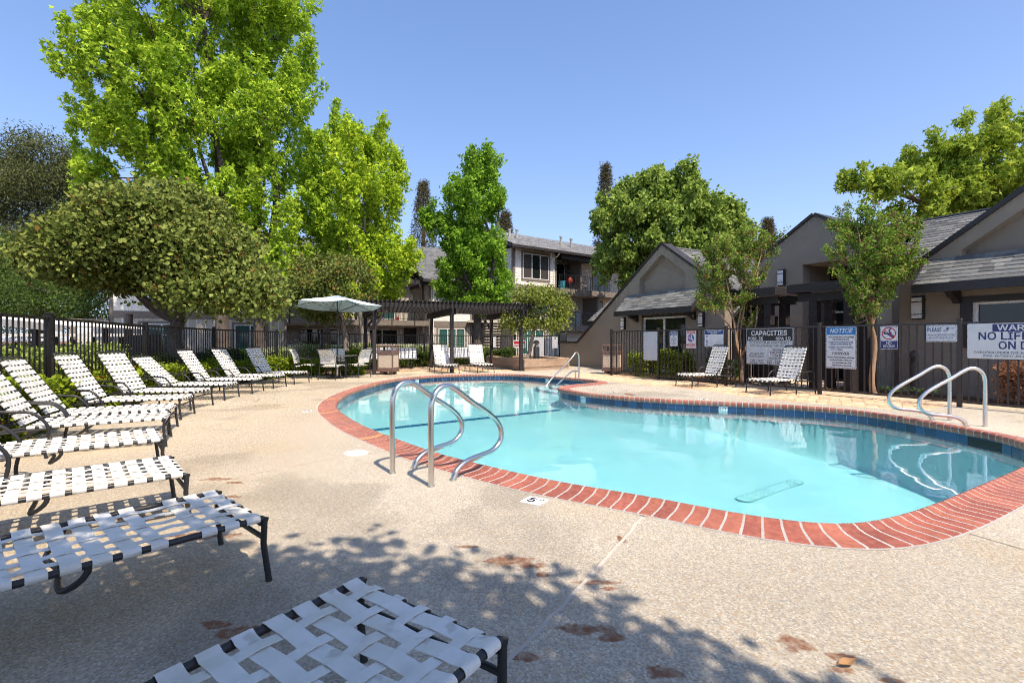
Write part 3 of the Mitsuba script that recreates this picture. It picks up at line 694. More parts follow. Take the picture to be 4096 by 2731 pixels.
# benches with white square panels
def bench(x0, y0, x1, y1, label):
    k = thing('bench', label, 'bench', 'white panel benches by the back hedge')
    L = math.hypot(x1-x0, y1-y0); M = frame(x0, y0, math.atan2(y1-y0, x1-x0))
    nx = int(L/.172); w = L/nx
    tb = M @ np.array([[1, 0, 0, 0], [0, .978, -.208, .30], [0, .208, .978, .40], [0, 0, 0, 1.0]])   # back: local y -> up
    tb[:3, 1], tb[:3, 2] = (M @ [0, .2, .98, 0])[:3], (M @ [0, .98, -.2, 0])[:3]; tb[:3, 3] = (M @ [0, .30, .44, 1])[:3]
    tb[:3, 0] = (M @ [1, 0, 0, 0])[:3]
    for i in range(nx):
        for j in range(4):
            part(k, 'back_panel', MB(tb).cbox(i*w+.012, (i+1)*w-.012, j*.115+.008, (j+1)*.115-.008, -.008, .004, .003), 'm_white')
    part(k, 'back_grid', MB(tb).box(0, L, .0, .465, .004, .010), 'm_frame')
    for i in range(nx):
        for j in range(3):
            part(k, 'seat_panel', MB(M).cbox(i*w+.012, (i+1)*w-.012, -.12+j*.13+.008, -.12+(j+1)*.13-.008, .425, .437, .003), 'm_white')
    part(k, 'seat_grid', MB(M).box(0, L, -.13, .29, .413, .424), 'm_frame')
    part(k, 'front_rail', MB(M).tube([(-.03, -.14, .42), (L+.03, -.14, .42)], .024, 10), 'm_bollardgrey', 40)
    for q in (.28, L-.28):
        part(k, 'leg', MB(M).cbox(q-.03, q+.03, -.02, .16, 0, .413, .008), 'm_frame')
bench(-6.05, 20.3, -4.05, 20.95, 'white square panelled bench behind the brown bin')
bench(-3.35, 21.9, -1.45, 22.6, 'white square panelled bench behind the loungers under the pergola')
# litter bins
def bin_(x, y, a, label):
    k = thing('litter_bin', label, 'bin', 'brown litter bins')
    M = frame(x, y, a); w = .268
    for sx in (-1, 1):
        for sy in (-1, 1):
            part(k, 'corner_post', MB(M).cbox(sx*w-.025, sx*w+.025, sy*w-.025, sy*w+.025, .1, .84, .012), 'm_canbrown')
            part(k, 'foot', MB(M).cbox(sx*.17-.055, sx*.17+.055, sy*.17-.055, sy*.17+.055, 0, .12, .012), 'm_canbrown')
            part(k, 'hood_post', MB(M).cbox(sx*w-.03, sx*w+.025, sy*w-.025, sy*w+.03, .82, 1.0, .01), 'm_canbrown')
    for i in range(4):
        Mi = M @ frame(0, 0, i*math.pi/2)
        part(k, 'stone_panel', MB(Mi).box(-w+.02, w-.02, -w-.008, -w+.012, .24, .72), 'm_aggregate', label='pebble aggregate side panel')
        part(k, 'bottom_band', MB(Mi).cbox(-w-.015, w+.015, -w-.022, -w+.015, .105, .25, .01), 'm_canbrown')
        part(k, 'top_band', MB(Mi).cbox(-w-.028, w+.028, -w-.032, -w+.01, .71, .835, .012), 'm_canbrown')
    part(k, 'lid', MB(M).cbox(-w-.03, w+.03, -w-.03, w+.03, .985, 1.045, .03), 'm_canbrown')
    part(k, 'liner', MB(M).box(-w+.03, w-.03, -w+.03, w-.03, .2, .80), 'm_black')
bin_(-4.40, 17.35, -.16, 'brown litter bin with pebble panels at the foot of the left pergola post')
bin_(3.62, 17.6, -.55, 'brown litter bin with pebble panels at the end of the right fence')

# pergola
pg = thing('pergola', 'long dark brown timber pergola with slatted roof over benches and loungers', 'pergola')
A0 = np.array([-4.86, 17.2]); A1 = np.array([.36, 19.25]); Lp = np.linalg.norm(A1-A0)
Mp = frame(*A0, math.atan2(*(A1-A0)[::-1]))
for i, x in enumerate((0, Lp*.5, Lp)):
    for j, y in enumerate((0, 3.6)):
        part(pg, 'post', MB(Mp).cbox(x-.065, x+.065, y-.065, y+.065, 0, 2.4, .008), 'm_beam')
    for s in (-.095, .045):
        part(pg, 'cross_beam', MB(Mp).cbox(x+s, x+s+.05, -.45, 4.1, 2.17, 2.40, .006), 'm_beam')
    for s in (-1, 1):
        if 0 <= x + s*.5 <= Lp and i != 1:
            for y in (0, 3.6): part(pg, 'knee_brace', MB(Mp).beam((x+s*.03, y, 1.72), (x+s*.52, y, 2.40), .09, .09, (0, 1, 0)), 'm_beam')
for y in (-.1, 1.2, 2.5, 3.7): part(pg, 'purlin', MB(Mp).cbox(-.42, Lp+.42, y-.025, y+.025, 2.402, 2.55, .005), 'm_beam')
nS = int((Lp+.8)/.155)
for i in range(nS+1):
    x = -.4 + i*(Lp+.8)/nS
    part(pg, 'slat', MB(Mp).box(x-.02, x+.02, -.42, 4.05, 2.552, 2.64), 'm_beam')
# planter
pl = thing('planter_wall', 'low tan L-shaped concrete planter beside the right pergola post', 'planter')
pa, pb, pc = np.array([.50, 19.15]), np.array([2.43, 20.9]), np.array([-1.2, 23.3])
quad = sg.Polygon([pa, pb, pb + (pc-pa)*.9, pc])
part(pl, 'lower_wall', MB().poly(quad.difference(quad.buffer(-.22)), 0, .14), 'm_planter')
q2 = quad.buffer(.03, join_style='mitre')
part(pl, 'upper_wall', MB().poly(q2.difference(quad.buffer(-.25)), .142, .46), 'm_planter')
part(pl, 'soil', MB().sheet(quad.buffer(-.2), .40), 'm_ground')
# ================= fences, signs, clubhouse =================
def fence(name, label, pts, tops, m, pitch=.127, post=.07, rail=.036, pk=.016, bottom=.10, mid=True):
    k = thing(name, label, 'fence')
    pts = [np.array(p, float) for p in pts]
    for p, t in zip(pts, tops):
        part(k, 'post', MB(frame(*p, math.atan2(*(pts[1]-pts[0])[::-1]))).cbox(-post/2, post/2, -post/2, post/2, -.05, t+.06, .006).cbox(-post/2-.008, post/2+.008, -post/2-.008, post/2+.008, t+.058, t+.085, .01), m)
    for a, b, ta, tb in zip(pts[:-1], pts[1:], tops[:-1], tops[1:]):
        L = np.linalg.norm(b-a); d = (b-a)/L; q0, q1 = a + d*post/2, b - d*post/2
        part(k, 'top_rail', MB().beam([*q0, ta], [*q1, tb], rail, rail), m)
        part(k, 'bottom_rail', MB().beam([*q0, bottom], [*q1, bottom], rail, rail), m)
        n = max(2, int(L/pitch))
        for i in range(1, n):
            p = a + (b-a)*i/n; t = ta + (tb-ta)*i/n
            M = frame(*p, math.atan2(d[1], d[0]))
            part(k, 'picket', MB(M).box(-pk/2, pk/2, -pk/2, pk/2, bottom+rail/2, t-rail/2), m)
sp = [-13.06, -10.89, -8.5, -6.1, -3.67, -1.25, 1.15]
fence('pool_fence', 'dark brown metal picket fence carrying the signs along the right side', [C2(s, 11.41) for s in sp], [1.515]*7, 'm_fencebrown', .127, pk=.021)
LF = [(-4.9, 1.2), (-5.75, 3.4), (-6.45, 5.6), (-7.12, 7.5), (-8.2, 10.9), (-8.68, 14.2), (-8.45, 17.5), (-7.8, 20.0), (-6.4, 22.3), (-4.3, 23.9), (-2.0, 25.0), (.15, 25.1), (2.38, 24.4)]
LT = [1.54, 1.54, 1.54, 1.54, 1.53, 1.517, 1.51, 1.50, 1.475, 1.46, 1.45, 1.44, 1.44]
fence('pool_fence', 'black metal picket fence behind the left row of loungers', LF[:8], LT[:8], 'm_fence', .125, .085, .042, .019)
fence('pool_fence', 'black metal picket fence behind the pergola and the back hedge', LF[7:], LT[7:], 'm_fence', .125, .08, .04, .018)
# lamp post stub by the building corner
# ---- signs ----
def rrect(w, h, r): return sg.box(-w/2+r, -h/2+r, w/2-r, h/2-r).buffer(r, quad_segs=6)
class Sign:
    def __init__(self, s0, s1, z0, z1, label, base='m_signwhite', border=None, w=11.372, r=.022):
        self.k = thing('sign', label, 'sign'); self.w, self.h = s1-s0, z1-z0
        c = C2((s0+s1)/2, w); M = np.eye(4); M[:2, 0] = AX; M[:3, 1] = [0, 0, 1]; M[:2, 2] = -BX; M[:3, 3] = [*c, (z0+z1)/2]
        self.M = M
        part(self.k, 'panel', MB(M).poly(rrect(self.w, self.h, r), -.004, 0), base)
        if border:
            o = rrect(self.w-.022, self.h-.022, r*.8); part(self.k, 'border', MB(M).poly(o.difference(o.buffer(-.007)), 0, .0012), border)
        for y in (-1, 1): part(self.k, 'bolt', MB(M).poly(sg.Point(0, y*(self.h/2-.012)).buffer(.006, quad_segs=4), 0, .004), 'm_steel_worn')
    def shape(self, name, pg, m, z=.0015, z0=0): part(self.k, name, MB(self.M).poly(pg, z0, z), m)
    def rect(self, name, x0, x1, y0, y1, m, z=.0015, z0=0): self.shape(name, sg.box(x0, y0, x1, y1), m, z, z0)
    def text(self, s, x, y, hh, m='m_ink', width=None, bold=True, align='c', z=.0016, name='lettering', shear=0):
        t = meshkit.text_mesh(s, hh, .0012, bold); w = t.bounds[1, 0] - t.bounds[0, 0]
        if width: t.apply_transform(np.diag([width/w, 1, 1, 1]))
        w = t.bounds[1, 0] - t.bounds[0, 0]
        if shear: S = np.eye(4); S[0, 1] = shear; t.apply_transform(S)
        t.apply_translation([-t.bounds[0, 0] + x - (w/2 if align == 'c' else 0), y - hh/2, z])
        part(self.k, name, MB(self.M).tm(t), m)
s = Sign(-7.88, -6.675, .617, 1.499, 'large black and white capacities sign on the right fence', 'm_signgrey', 'm_ink')
s.rect('header', -.585, .585, .135, .425, 'm_ink')
s.text('CAPACITIES', 0, .325, .115, 'm_signwhite', .92, z=.002); s.text('POOL 35', -.35, .19, .07, 'm_signwhite', .40, z=.002); s.text('SPA 10', .36, .19, .07, 'm_signwhite', .36, z=.002)
s.text('CLAYTON CREEK APARTMENTS', 0, .085, .052, width=1.02, bold=False); s.text('5255 CLAYTON ROAD CONCORD, CA.', 0, .012, .046, width=1.0, bold=False)
s.text('NEAREST', .26, -.085, .052, width=.32, bold=False); s.text('EMERGENCY', .26, -.152, .052, width=.44, bold=False); s.text('CONTACT', .26, -.219, .052, width=.33, bold=False)
s.text('CONCORD FIRE STATION', .27, -.287, .036, width=.58, bold=False); s.text('925-941-33', .20, -.375, .082, width=.50, bold=False)
s.text('IN CASE OF', -.32, -.185, .048, width=.36, bold=False); s.text('EMERGENCY', -.32, -.25, .048, width=.40, bold=False); s.text('CALL 911', -.31, -.37, .088, width=.36, bold=False)
s = Sign(-5.948, -5.341, .601, 1.5, 'blue headed notice sign about permitted pool items on the right fence', 'm_signwhite', 'm_signnavy')
s.rect('header', -.295, .295, .275, .44, 'm_signsky'); s.text('NOTICE', 0, .36, .088, 'm_signwhite', .44, shear=.2, z=.002)
for t, x, y, m, w in [('The following items are permitted', 0, .225, 'm_ink', .52), ('in the swimming pool', 0, .175, 'm_ink', .33), ('\u2022 Coast Guard approved personal', -.01, .115, 'm_signnavy', .51), ('flotation devises (PFDs), and', .0, .068, 'm_signnavy', .42), ('\u2022 Flotation sewn into the bathing', -.01, .005, 'm_signnavy', .51), ('suit for safety.', -.08, -.042, 'm_signnavy', .24),
                      ('Recreational floating devices', 0, -.215, 'm_ink', .53), ('such as floats, rafts and', 0, -.272, 'm_ink', .44), ('fun noodles are not', .02, -.33, 'm_ink', .38), ('permitted in the pool', .02, -.387, 'm_ink', .38)]:
    s.text(t, x, y, .03, m, w)
s.text('HOWEVER', 0, -.13, .042, 'm_ink', .33)
for y in (-.098, -.163): s.rect('rule', -.17, .17, y-.002, y+.002, 'm_ink')
def nodive(s, cx, cy, R, ring_, fig, back=None):
    if back: s.shape('disc', sg.Point(cx, cy).buffer(R), back, .0016)
    body = [sg.LineString([(-.62, .0), (-.1, -.05), (.25, .12)]).buffer(.13), sg.LineString([(.25, .12), (.0, .48), (.28, .78)]).buffer(.10), sg.LineString([(.2, .05), (.42, -.3), (.72, -.5)]).buffer(.11), sg.LineString([(-.15, -.1), (.35, -.5), (.62, -.72)]).buffer(.10), sg.Point(-.62, .22).buffer(.16)]
    f = shapely.affinity.translate(shapely.affinity.scale(so.unary_union(body), R, R, origin=(0, 0)), cx, cy)
    s.shape('diver', f, fig, .002)
    ringp = sg.Point(cx, cy).buffer(R, 24).difference(sg.Point(cx, cy).buffer(R*.86, 24)).union(sg.LineString([(cx-R*.65, cy+R*.65), (cx+R*.65, cy-R*.65)]).buffer(R*.06))
    s.shape('prohibition_ring', ringp, ring_, .0026)
s = Sign(-4.905, -4.6, 1.034, 1.489, 'small no diving sign with red ring and blue foot on the right fence', 'm_signwhite', 'm_signnavy')
s.rect('foot', -.148, .148, -.222, -.068, 'm_signnavy'); s.text('NO', 0, -.112, .042, 'm_signwhite', .09, z=.002); s.text('DIVING', 0, -.175, .042, 'm_signwhite', .2, z=.002)
nodive(s, 0, .08, .122, 'm_signred', 'm_signnavy')
s = Sign(-4.15, -3.693, 1.183, 1.489, 'small please shower sign on the right fence', 'm_signwhite', 'm_signnavy')
s.text('PLEASE', -.1, .065, .072, 'm_signnavy', .21); s.text('SHOWER BEFORE', 0, -.035, .036, 'm_signnavy', .39, False); s.text('ENTERING POOL', 0, -.09, .036, 'm_signnavy', .37, False)
s.shape('shower_head', so.unary_union([sg.LineString([(.10, .095), (.14, .085), (.2, .09)]).buffer(.004), sg.Polygon([(.07, .095), (.11, .105), (.105, .06), (.085, .055)])] + [sg.LineString([(.09-.012*i, .07-.012*j), (.084-.012*i, .062-.012*j)]).buffer(.0018) for i in range(5) for j in range(4)]), 'm_signnavy')
s = Sign(-3.552, -2.05, .889, 1.498, 'large white warning sign about no lifeguard at the right edge of the photo', 'm_signwhite', None)
s.shape('header', shapely.affinity.translate(rrect(.84, .13, .018), 0, .225), 'm_signnavy')
s.text('WARNING', 0, .225, .092, 'm_signwhite', .72, z=.002); s.text('NO LIFEGUARD', 0, .085, .125, 'm_signnavy', 1.2); s.text('ON DUTY', 0, -.075, .125, 'm_signnavy', .68)
s.text('CHILDREN UNDER THE AGE OF 14 SHOULD NOT USE', 0, -.20, .036, 'm_ink', 1.32, False); s.text('POOL WITHOUT AN ADULT IN ATTENDANCE', 0, -.258, .036, 'm_ink', 1.08, False)
s = Sign(-10.403, -10.102, 1.036, 1.483, 'small blue headed notice about alcoholic beverages on the right fence', 'm_signwhite', 'm_signnavy')
s.rect('header', -.143, .143, .105, .215, 'm_signblue'); s.text('NOTICE', 0, .16, .058, 'm_signwhite', .23, shear=.15, z=.002)
for t, y, w in [('NO', .06, .05), ('ALCOHOLIC', .005, .2), ('BEVERAGES', -.05, .2), ('ALLOWED IN', -.11, .18), ('POOL AREA', -.16, .16)]: s.text(t, 0, y, .034, 'm_signnavy', w, False)
s = Sign(-9.795, -9.445, .985, 1.486, 'caution no diving sign with red lettering and blue disc on the right fence', 'm_signwhite', 'm_signred', r=.004)
s.rect('header', -.14, .14, .165, .23, 'm_signred'); s.text('CAUTION!', 0, .198, .045, 'm_signwhite', .25, z=.002); nodive(s, 0, .035, .112, 'm_signred', 'm_signwhite', 'm_signsky'); s.text('NO DIVING!', 0, -.165, .085, 'm_signred', .29)
s = Sign(-9.158, -8.546, 1.036, 1.492, 'artificial respiration procedure sign with blue heading on the right fence', 'm_signwhite', 'm_signblue')
s.rect('header', -.29, .29, .105, .213, 'm_signblue'); s.text('ARTIFICIAL RESPIRATION', 0, .182, .036, 'm_signwhite', .44, z=.002); s.text('PROCEDURE', 0, .132, .036, 'm_signwhite', .22, z=.002)
rs = random.Random(2)
for j, y in enumerate([.075, .03, .005, -.02, -.06, -.08, -.12, -.14, -.16, -.18]):
    s.shape('fine_print', so.unary_union([sg.box(x, y-.004, x+rs.uniform(.02, .05), y+.004) for x in np.arange(-.13, .2 if j % 3 else .1, .058)]), 'm_ghost')
for y in (.06, -.04, -.10, -.165): s.shape('pictogram', sg.Point(-.225, y).buffer(.016).union(sg.LineString([(-.24, y-.02), (-.2, y-.03)]).buffer(.008)), 'm_signnavy')
s = Sign(-11.489, -10.904, .584, 1.482, 'blank backed white sign with faint lettering at the left end of the right fence', 'm_signgrey', None, 11.372, .015)
for j, y in enumerate(np.linspace(.33, -.39, 11)): s.shape('faint_lettering', so.unary_union([sg.box(x, y-.014, x+.022, y+.014) for x in np.arange(-.19 + .03*(j % 3), .2 - .025*(j % 2), .034)]), 'm_ghost')
# notices on the far fence
def notice(x, y, z0, z1, w, label, ang=0.0, red=False):
    k = thing('sign', label, 'sign'); M = frame(x, y, ang)
    part(k, 'panel', MB(M).box(-w/2, w/2, -.004, 0, z0, z1), 'm_signwhite')
    if red:
        part(k, 'red_band', MB(M).box(-w/2+.03, w/2-.03, -.006, -.0045, z1-.18, z1-.06), 'm_signred')
        part(k, 'print_rows', MB(M).box(-w/2+.05, w/2-.08, -.006, -.0045, z0+.08, z0+.12).box(-w/2+.05, w/2-.05, -.006, -.0045, z0+.16, z0+.2), 'm_signred')
notice(-.95, 25.0, .85, 1.40, .24, 'plain white paper notice on the far fence left of the gate post')
notice(.38, 24.97, .82, 1.22, .62, 'white notice with a red band on the far fence right of the pergola post', 0, True)
notice(2.15, 24.42, .82, 1.40, .28, 'tall white notice on the far fence beside the low stucco wall', -.3)
notice(1.25, 24.72, -.1+.15, 1.38, .75, 'large white board on the far fence behind the grey bollard light', -.3)

# ---- clubhouse ----
cl = thing('clubhouse', 'low dark taupe stucco clubhouse with steep grey shingled gables along the right side', 'building')
UP = CLUB @ np.array([[1, 0, 0, 0], [0, 0, 1, 0], [0, 1, 0, 0], [0, 0, 0, 1.0]])    # polygon (s,z) -> s, w = extrusion, z
def wall(pg, w0, w1, m, name='wall', parent=cl, **k): return part(parent, name, MB(UP).poly(pg, w0, w1), m, **k)
def B(*a): return MB(CLUB).box(*a)
shr = random.Random(8)
class Shingles:
    def __init__(self): self.n = 0; self.rest = [MB() for _ in range(5)]
    def field(self, parent, p00, p10, p01, p11, expo, tab, parts, name='shingle', th=.010, cap=None):
        p00, p10, p01, p11 = [np.array(p, float) for p in (p00, p10, p01, p11)]
        Ls = np.linalg.norm(p01-p00); rows = max(1, int(round(Ls/expo)))
        nrm = np.cross(p10-p00, p01-p00); nrm /= np.linalg.norm(nrm); nrm *= np.sign(nrm[2])
        rest = [MB() for _ in range(5)]
        cnt = 0
        for r in range(rows):
            v0, v1 = r/rows, min(1, (r+1.12)/rows)
            a, b = p00 + (p01-p00)*v0, p10 + (p11-p10)*v0; a1, b1 = p00 + (p01-p00)*v1, p10 + (p11-p10)*v1
            L = np.linalg.norm(b-a); n = max(1, int(L/tab)); u = 0.0; first = shr.uniform(.3, 1)*tab
            edges = [0.0]
            x = first
            while x < L - tab*.3: edges.append(x/L); x += tab*shr.uniform(.65, 1.35)
            edges.append(1.0)
            for e0, e1 in zip(edges[:-1], edges[1:]):
                g = .0015/L; t = th*shr.uniform(.75, 1.3)
                q = [a + (b-a)*(e0+g), a + (b-a)*(e1-g), a1 + (b1-a1)*(e1-g), a1 + (b1-a1)*(e0+g)]
                v = [q[0] + nrm*t*1.6, q[1] + nrm*t*1.6, q[2] + nrm*.002, q[3] + nrm*.002, q[0] - nrm*.003, q[1] - nrm*.003]
                f = [[0, 1, 2], [0, 2, 3], [4, 5, 1], [4, 1, 0], [1, 5, 2], [0, 3, 4]]
                c = shr.choice([0, 0, 1, 1, 2, 3, 4])
                if cnt < parts: part(parent, name, MB().add(v, f), 'm_shingle%d' % c); cnt += 1
                else: rest[c].add(v, f)
        for c in range(5):
            if rest[c].v: part(parent, 'further_shingles', rest[c], 'm_shingle%d' % c, kind='stuff')
SH = Shingles()
def PC(s, w, z): return (CLUB @ [s, w, z, 1])[:3]
W1 = 13.9
# gable one
g1 = sg.Polygon([(-19.66, -.1), (-19.66, 1.08), (-18.25, 1.08), (-13.1, 4.79), (-10.4, 2.85), (-10.4, -.1)])
niche1 = sg.Polygon([(-14.27, 2.9), (-14.27, 3.62), (-13.12, 4.44), (-12.0, 3.64), (-12.0, 2.9)])
door1 = sg.box(-14.15, .04, -12.0, 2.2)
wall(g1.difference(niche1).difference(door1), W1, W1+.36, 'm_stucco')
wall(niche1.buffer(.05), W1+.27, W1+.35, 'm_stucco', 'niche')
def cap(pts, w0, w1, th=.085):
    for a, b in zip(pts[:-1], pts[1:]):
        a, b = np.array(a), np.array(b); d = (b-a)/np.linalg.norm(b-a); n = np.array([-d[1], d[0]]); n = n*np.sign(n[1])
        wall(sg.Polygon([a, b, b+n*th, a+n*th]), w0, w1, 'm_trim', 'gable_cap')
cap([(-19.66, 1.08), (-18.25, 1.08), (-13.1, 4.79)], W1-.06, W1+.3); cap([(-13.1, 4.79), (-10.34, 2.81)], W1-.06, W1+.42)
wall(sg.Polygon([(-13.1, 4.77), (-13.0, 4.86), (-13.2, 4.86)]), W1-.055, W1+.3, 'm_trim', 'ridge_cap')
def awning(s0, s1, w0, w1, z0, z1, parts, expo=.135, tab=.30):
    SH.field(cl, PC(s0, w0, z0), PC(s1, w0, z0), PC(s0, w1, z1), PC(s1, w1, z1), expo, tab, parts, 'awning_shingle')
    Ms = CLUB @ np.array([[0, 0, 1, 0], [1, 0, 0, 0], [0, 1, 0, 0], [0, 0, 0, 1.0]])   # (w,z)->
    pr = sg.Polygon([(w0, z0-.02), (w1, z1-.02), (w1, z1-.1), (w0+.08, z0-.11)])
    part(cl, 'awning_deck', MB(Ms).poly(pr, s0+.02, s1-.02), 'm_soffit')
    part(cl, 'fascia', B(s0-.02, s1+.02, w0-.03, w0+.02, z0-.19, z0-.01), 'm_trim')
    for s_ in (s0-.03, s1-.02):
        part(cl, 'rake_board', MB(Ms).poly(sg.Polygon([(w0-.02, z0-.18), (w0-.02, z0+.0), (w1, z1+.0), (w1, z1-.2)]), s_, s_+.05), 'm_trim')
    for s_ in (s0+.55, s1-.45):
        part(cl, 'bracket', MB(Ms).poly(sg.Polygon([(w0+.12, z0-.15), (w1, z0-.15), (w1, z0-.42), (w1-.1, z0-.42), (w1-.18, z0-.33), (w0+.3, z0-.28)]), s_-.06, s_+.06), 'm_trim')
awning(-14.92, -11.15, 13.2, W1-.004, 2.35, 3.03, 150)
dk = part(cl, 'sliding_door', B(-14.1, -12.05, W1+.16, W1+.18, .06, 2.03), 'm_glass')
part(dk, 'frame', B(-14.14, -14.08, W1+.10, W1+.2, .05, 2.05).box(-13.12, -13.04, W1+.10, W1+.2, .1, 2.02).box(-12.06, -12.0, W1+.10, W1+.2, .05, 2.05).box(-14.14, -12.0, W1+.09, W1+.21, 2.03, 2.09).box(-14.14, -12.0, W1+.09, W1+.21, .03, .09), 'm_frame_white')
part(cl, 'door_header', B(-14.16, -11.99, W1+.03, W1+.24, 2.1, 2.2), 'm_trim')
def lantern(s, w, z0, z1, label, hw=.095):
    k = thing('wall_lantern', label, 'wall lamp', None)
    part(k, 'diffuser', MB(CLUB).cbox(s-hw, s+hw, w-.10, w-.02, z0, z1, .008), 'm_lampglass')
    part(k, 'back_plate', MB(CLUB).box(s-hw-.015, s+hw+.03, w-.02, w-.001, z0-.03, z1+.04), 'm_trim')
    for z in (z0+.09, z1-.10): part(k, 'band', MB(CLUB).box(s-hw-.006, s+hw+.006, w-.106, w-.019, z-.011, z+.011), 'm_trim')
    part(k, 'side_frame', MB(CLUB).box(s+hw+.002, s+hw+.03, w-.105, w-.021, z0-.03, z1+.04), 'm_trim')
lantern(-15.15, W1, 1.67, 2.12, 'wall lantern left of the sliding door under the left awning')
lantern(-11.3, W1, 1.68, 2.14, 'wall lantern right of the sliding door under the left awning')
lantern(-5.22, W1, 1.72, 2.2, 'wall lantern on the right gable by the fence', .105)
# gable three at the right
g3 = sg.Polygon([(-5.6, -.1), (-5.6, 2.68), (-2.3, 5.06), (1.0, 2.68), (1.0, -.1)])
niche3 = sg.Polygon([(-4.45, 2.95), (-4.45, 3.18), (-2.3, 4.72), (-.2, 3.2), (-.2, 2.95)]); win3 = sg.box(-4.42, 1.05, -1.0, 2.16)
wall(g3.difference(niche3).difference(win3), W1, W1+.36, 'm_stucco'); wall(niche3.buffer(.05), W1+.27, W1+.35, 'm_stucco', 'niche')
cap([(-5.66, 2.64), (-2.3, 5.06)], W1-.06, W1+.3, .1); cap([(-2.3, 5.06), (1.06, 2.64)], W1-.06, W1+.3, .1)
awning(-5.05, -.2, 13.2, W1-.004, 2.44, 3.06, 145, .135, .24)
part(cl, 'window_surround', B(-4.46, -4.28, W1-.02, W1+.2, 1.04, 2.16).box(-4.28, -1.0, W1-.02, W1+.2, 2.03, 2.16), 'm_trim')
wk = part(cl, 'window', B(-4.22, -1.0, W1+.16, W1+.18, 1.08, 1.98), 'm_glass')
part(wk, 'frame', B(-4.28, -4.2, W1+.1, W1+.2, 1.05, 2.03).box(-3.16, -3.10, W1+.1, W1+.2, 1.1, 1.98).box(-4.2, -1.0, W1+.1, W1+.2, 1.98, 2.03).box(-4.2, -1.0, W1+.1, W1+.2, 1.05, 1.1), 'm_frame_white')
# portal gable in the middle
W2 = 15.5
g2 = sg.Polygon([(-10.25, -.1), (-10.25, 3.92), (-8.45, 5.04), (-6.65, 3.92), (-6.65, -.1)])
op2 = sg.box(-8.80, -.05, -6.95, 3.58)
wall(g2.difference(op2), W2, W2+.42, 'm_stucco')
cap([(-10.32, 3.88), (-8.45, 5.04)], W2-.07, W2+1.6, .09); cap([(-8.45, 5.04), (-6.58, 3.88)], W2-.07, W2+1.6, .09)
part(cl, 'portal_ceiling', B(-8.85, -6.85, W2+.425, W2+2.2, 3.59, 3.66), 'm_soffit')
part(cl, 'portal_side', B(-9.0, -8.82, W2+.425, W2+2.2, -.1, 3.58), 'm_stucco'); part(cl, 'portal_side', B(-6.93, -6.75, W2+.425, W2+2.2, -.1, 3.58), 'm_stucco')
part(cl, 'portal_back_wall', B(-8.0, -6.93, W2+1.6, W2+1.75, -.1, 3.58), 'm_stucco')
part(cl, 'entry_glazing', B(-8.82, -8.0, W2+1.6, W2+1.62, 0, 3.5), 'm_glass')
for z in (.9, 1.25, 1.75, 2.1, 2.55, 3.0): part(cl, 'glazing_bar', B(-8.82, -8.0, W2+1.55, W2+1.6, z, z+.05), 'm_frame_white' if z in (2.55, .9, 2.1) else 'm_trim')
k2 = part(cl, 'window', B(-7.75, -7.2, W2+1.57, W2+1.59, 1.75, 2.35), 'm_glass'); part(k2, 'frame', B(-7.8, -7.75, W2+1.54, W2+1.6, 1.7, 2.4).box(-7.2, -7.15, W2+1.54, W2+1.6, 1.7, 2.4).box(-7.75, -7.2, W2+1.54, W2+1.6, 1.7, 1.75).box(-7.75, -7.2, W2+1.54, W2+1.6, 2.35, 2.4), 'm_frame_white')
lantern(-9.47, W2, 3.0, 3.47, 'wall lantern high on the tall middle gable', .10)
# main volume
part(cl, 'main_wall', B(-17.9, -10.27, 14.95, 15.1, -.1, 2.4), 'm_stucco'); part(cl, 'main_wall', B(-6.6, 8, 16.3, 16.45, -.1, 3.5), 'm_stucco')
part(cl, 'main_wall', B(-17.9, -17.75, 15.1, 20.9, -.1, 2.3), 'm_stucco'); part(cl, 'main_wall', B(-17.9, 8, 20.9, 21.05, -.1, 2.3), 'm_stucco')
part(cl, 'side_window_wall', B(-6.58, -5.2, 15.1, 15.25, -.1, 3.1), 'm_stuccolight')
for s_ in (-6.1, -5.6): part(cl, 'pilaster', B(s_, s_+.22, 14.75, 15.08, -.1, 3.0), 'm_stucco')
wk = part(cl, 'window', B(-10.24, -9.6, W2-.012, W2-.004, .85, 2.0), 'm_glass'); part(wk, 'frame', B(-10.26, -10.2, W2-.03, W2-.002, .8, 2.05).box(-10.2, -9.56, W2-.03, W2-.002, .8, .85), 'm_frame_white')
zr = lambda w: 4.8 - .72*abs(w - 18)
def roofp(s0, s1, w0, w1, parts=0, name='roof'):
    a = MB(CLUB); z0, z1 = zr(w0), zr(w1); t = .14
    a.add([(s0, w0, z0), (s1, w0, z0), (s1, w1, z1), (s0, w1, z1), (s0, w0, z0-t), (s1, w0, z0-t), (s1, w1, z1-t), (s0, w1, z1-t)], [[0, 1, 2], [0, 2, 3], [4, 6, 5], [4, 7, 6], [0, 4, 5], [0, 5, 1], [1, 5, 6], [1, 6, 2], [2, 6, 7], [2, 7, 3], [3, 7, 4], [3, 4, 0]])
    k = part(cl, name, a, 'm_trim')
    if parts >= 0: SH.field(k, PC(s0, w0, z0), PC(s1, w0, z0), PC(s0, w1, z1), PC(s1, w1, z1), .15, .32, parts)
    return k
roofp(-18.0, -10.3, 14.25, 18, 0); rk = roofp(-6.6, 8, 15.95, 18, 60); roofp(-18.0, 8, 21.7, 18.004, -1)
part(rk, 'gutter', B(-6.6, 8, 15.84, 15.95, zr(15.95)-.17, zr(15.95)-.02), 'm_trim'); part(rk, 'ridge_tiles', B(-18, 8, 17.93, 18.07, 4.795, 4.83), 'm_shingle1')
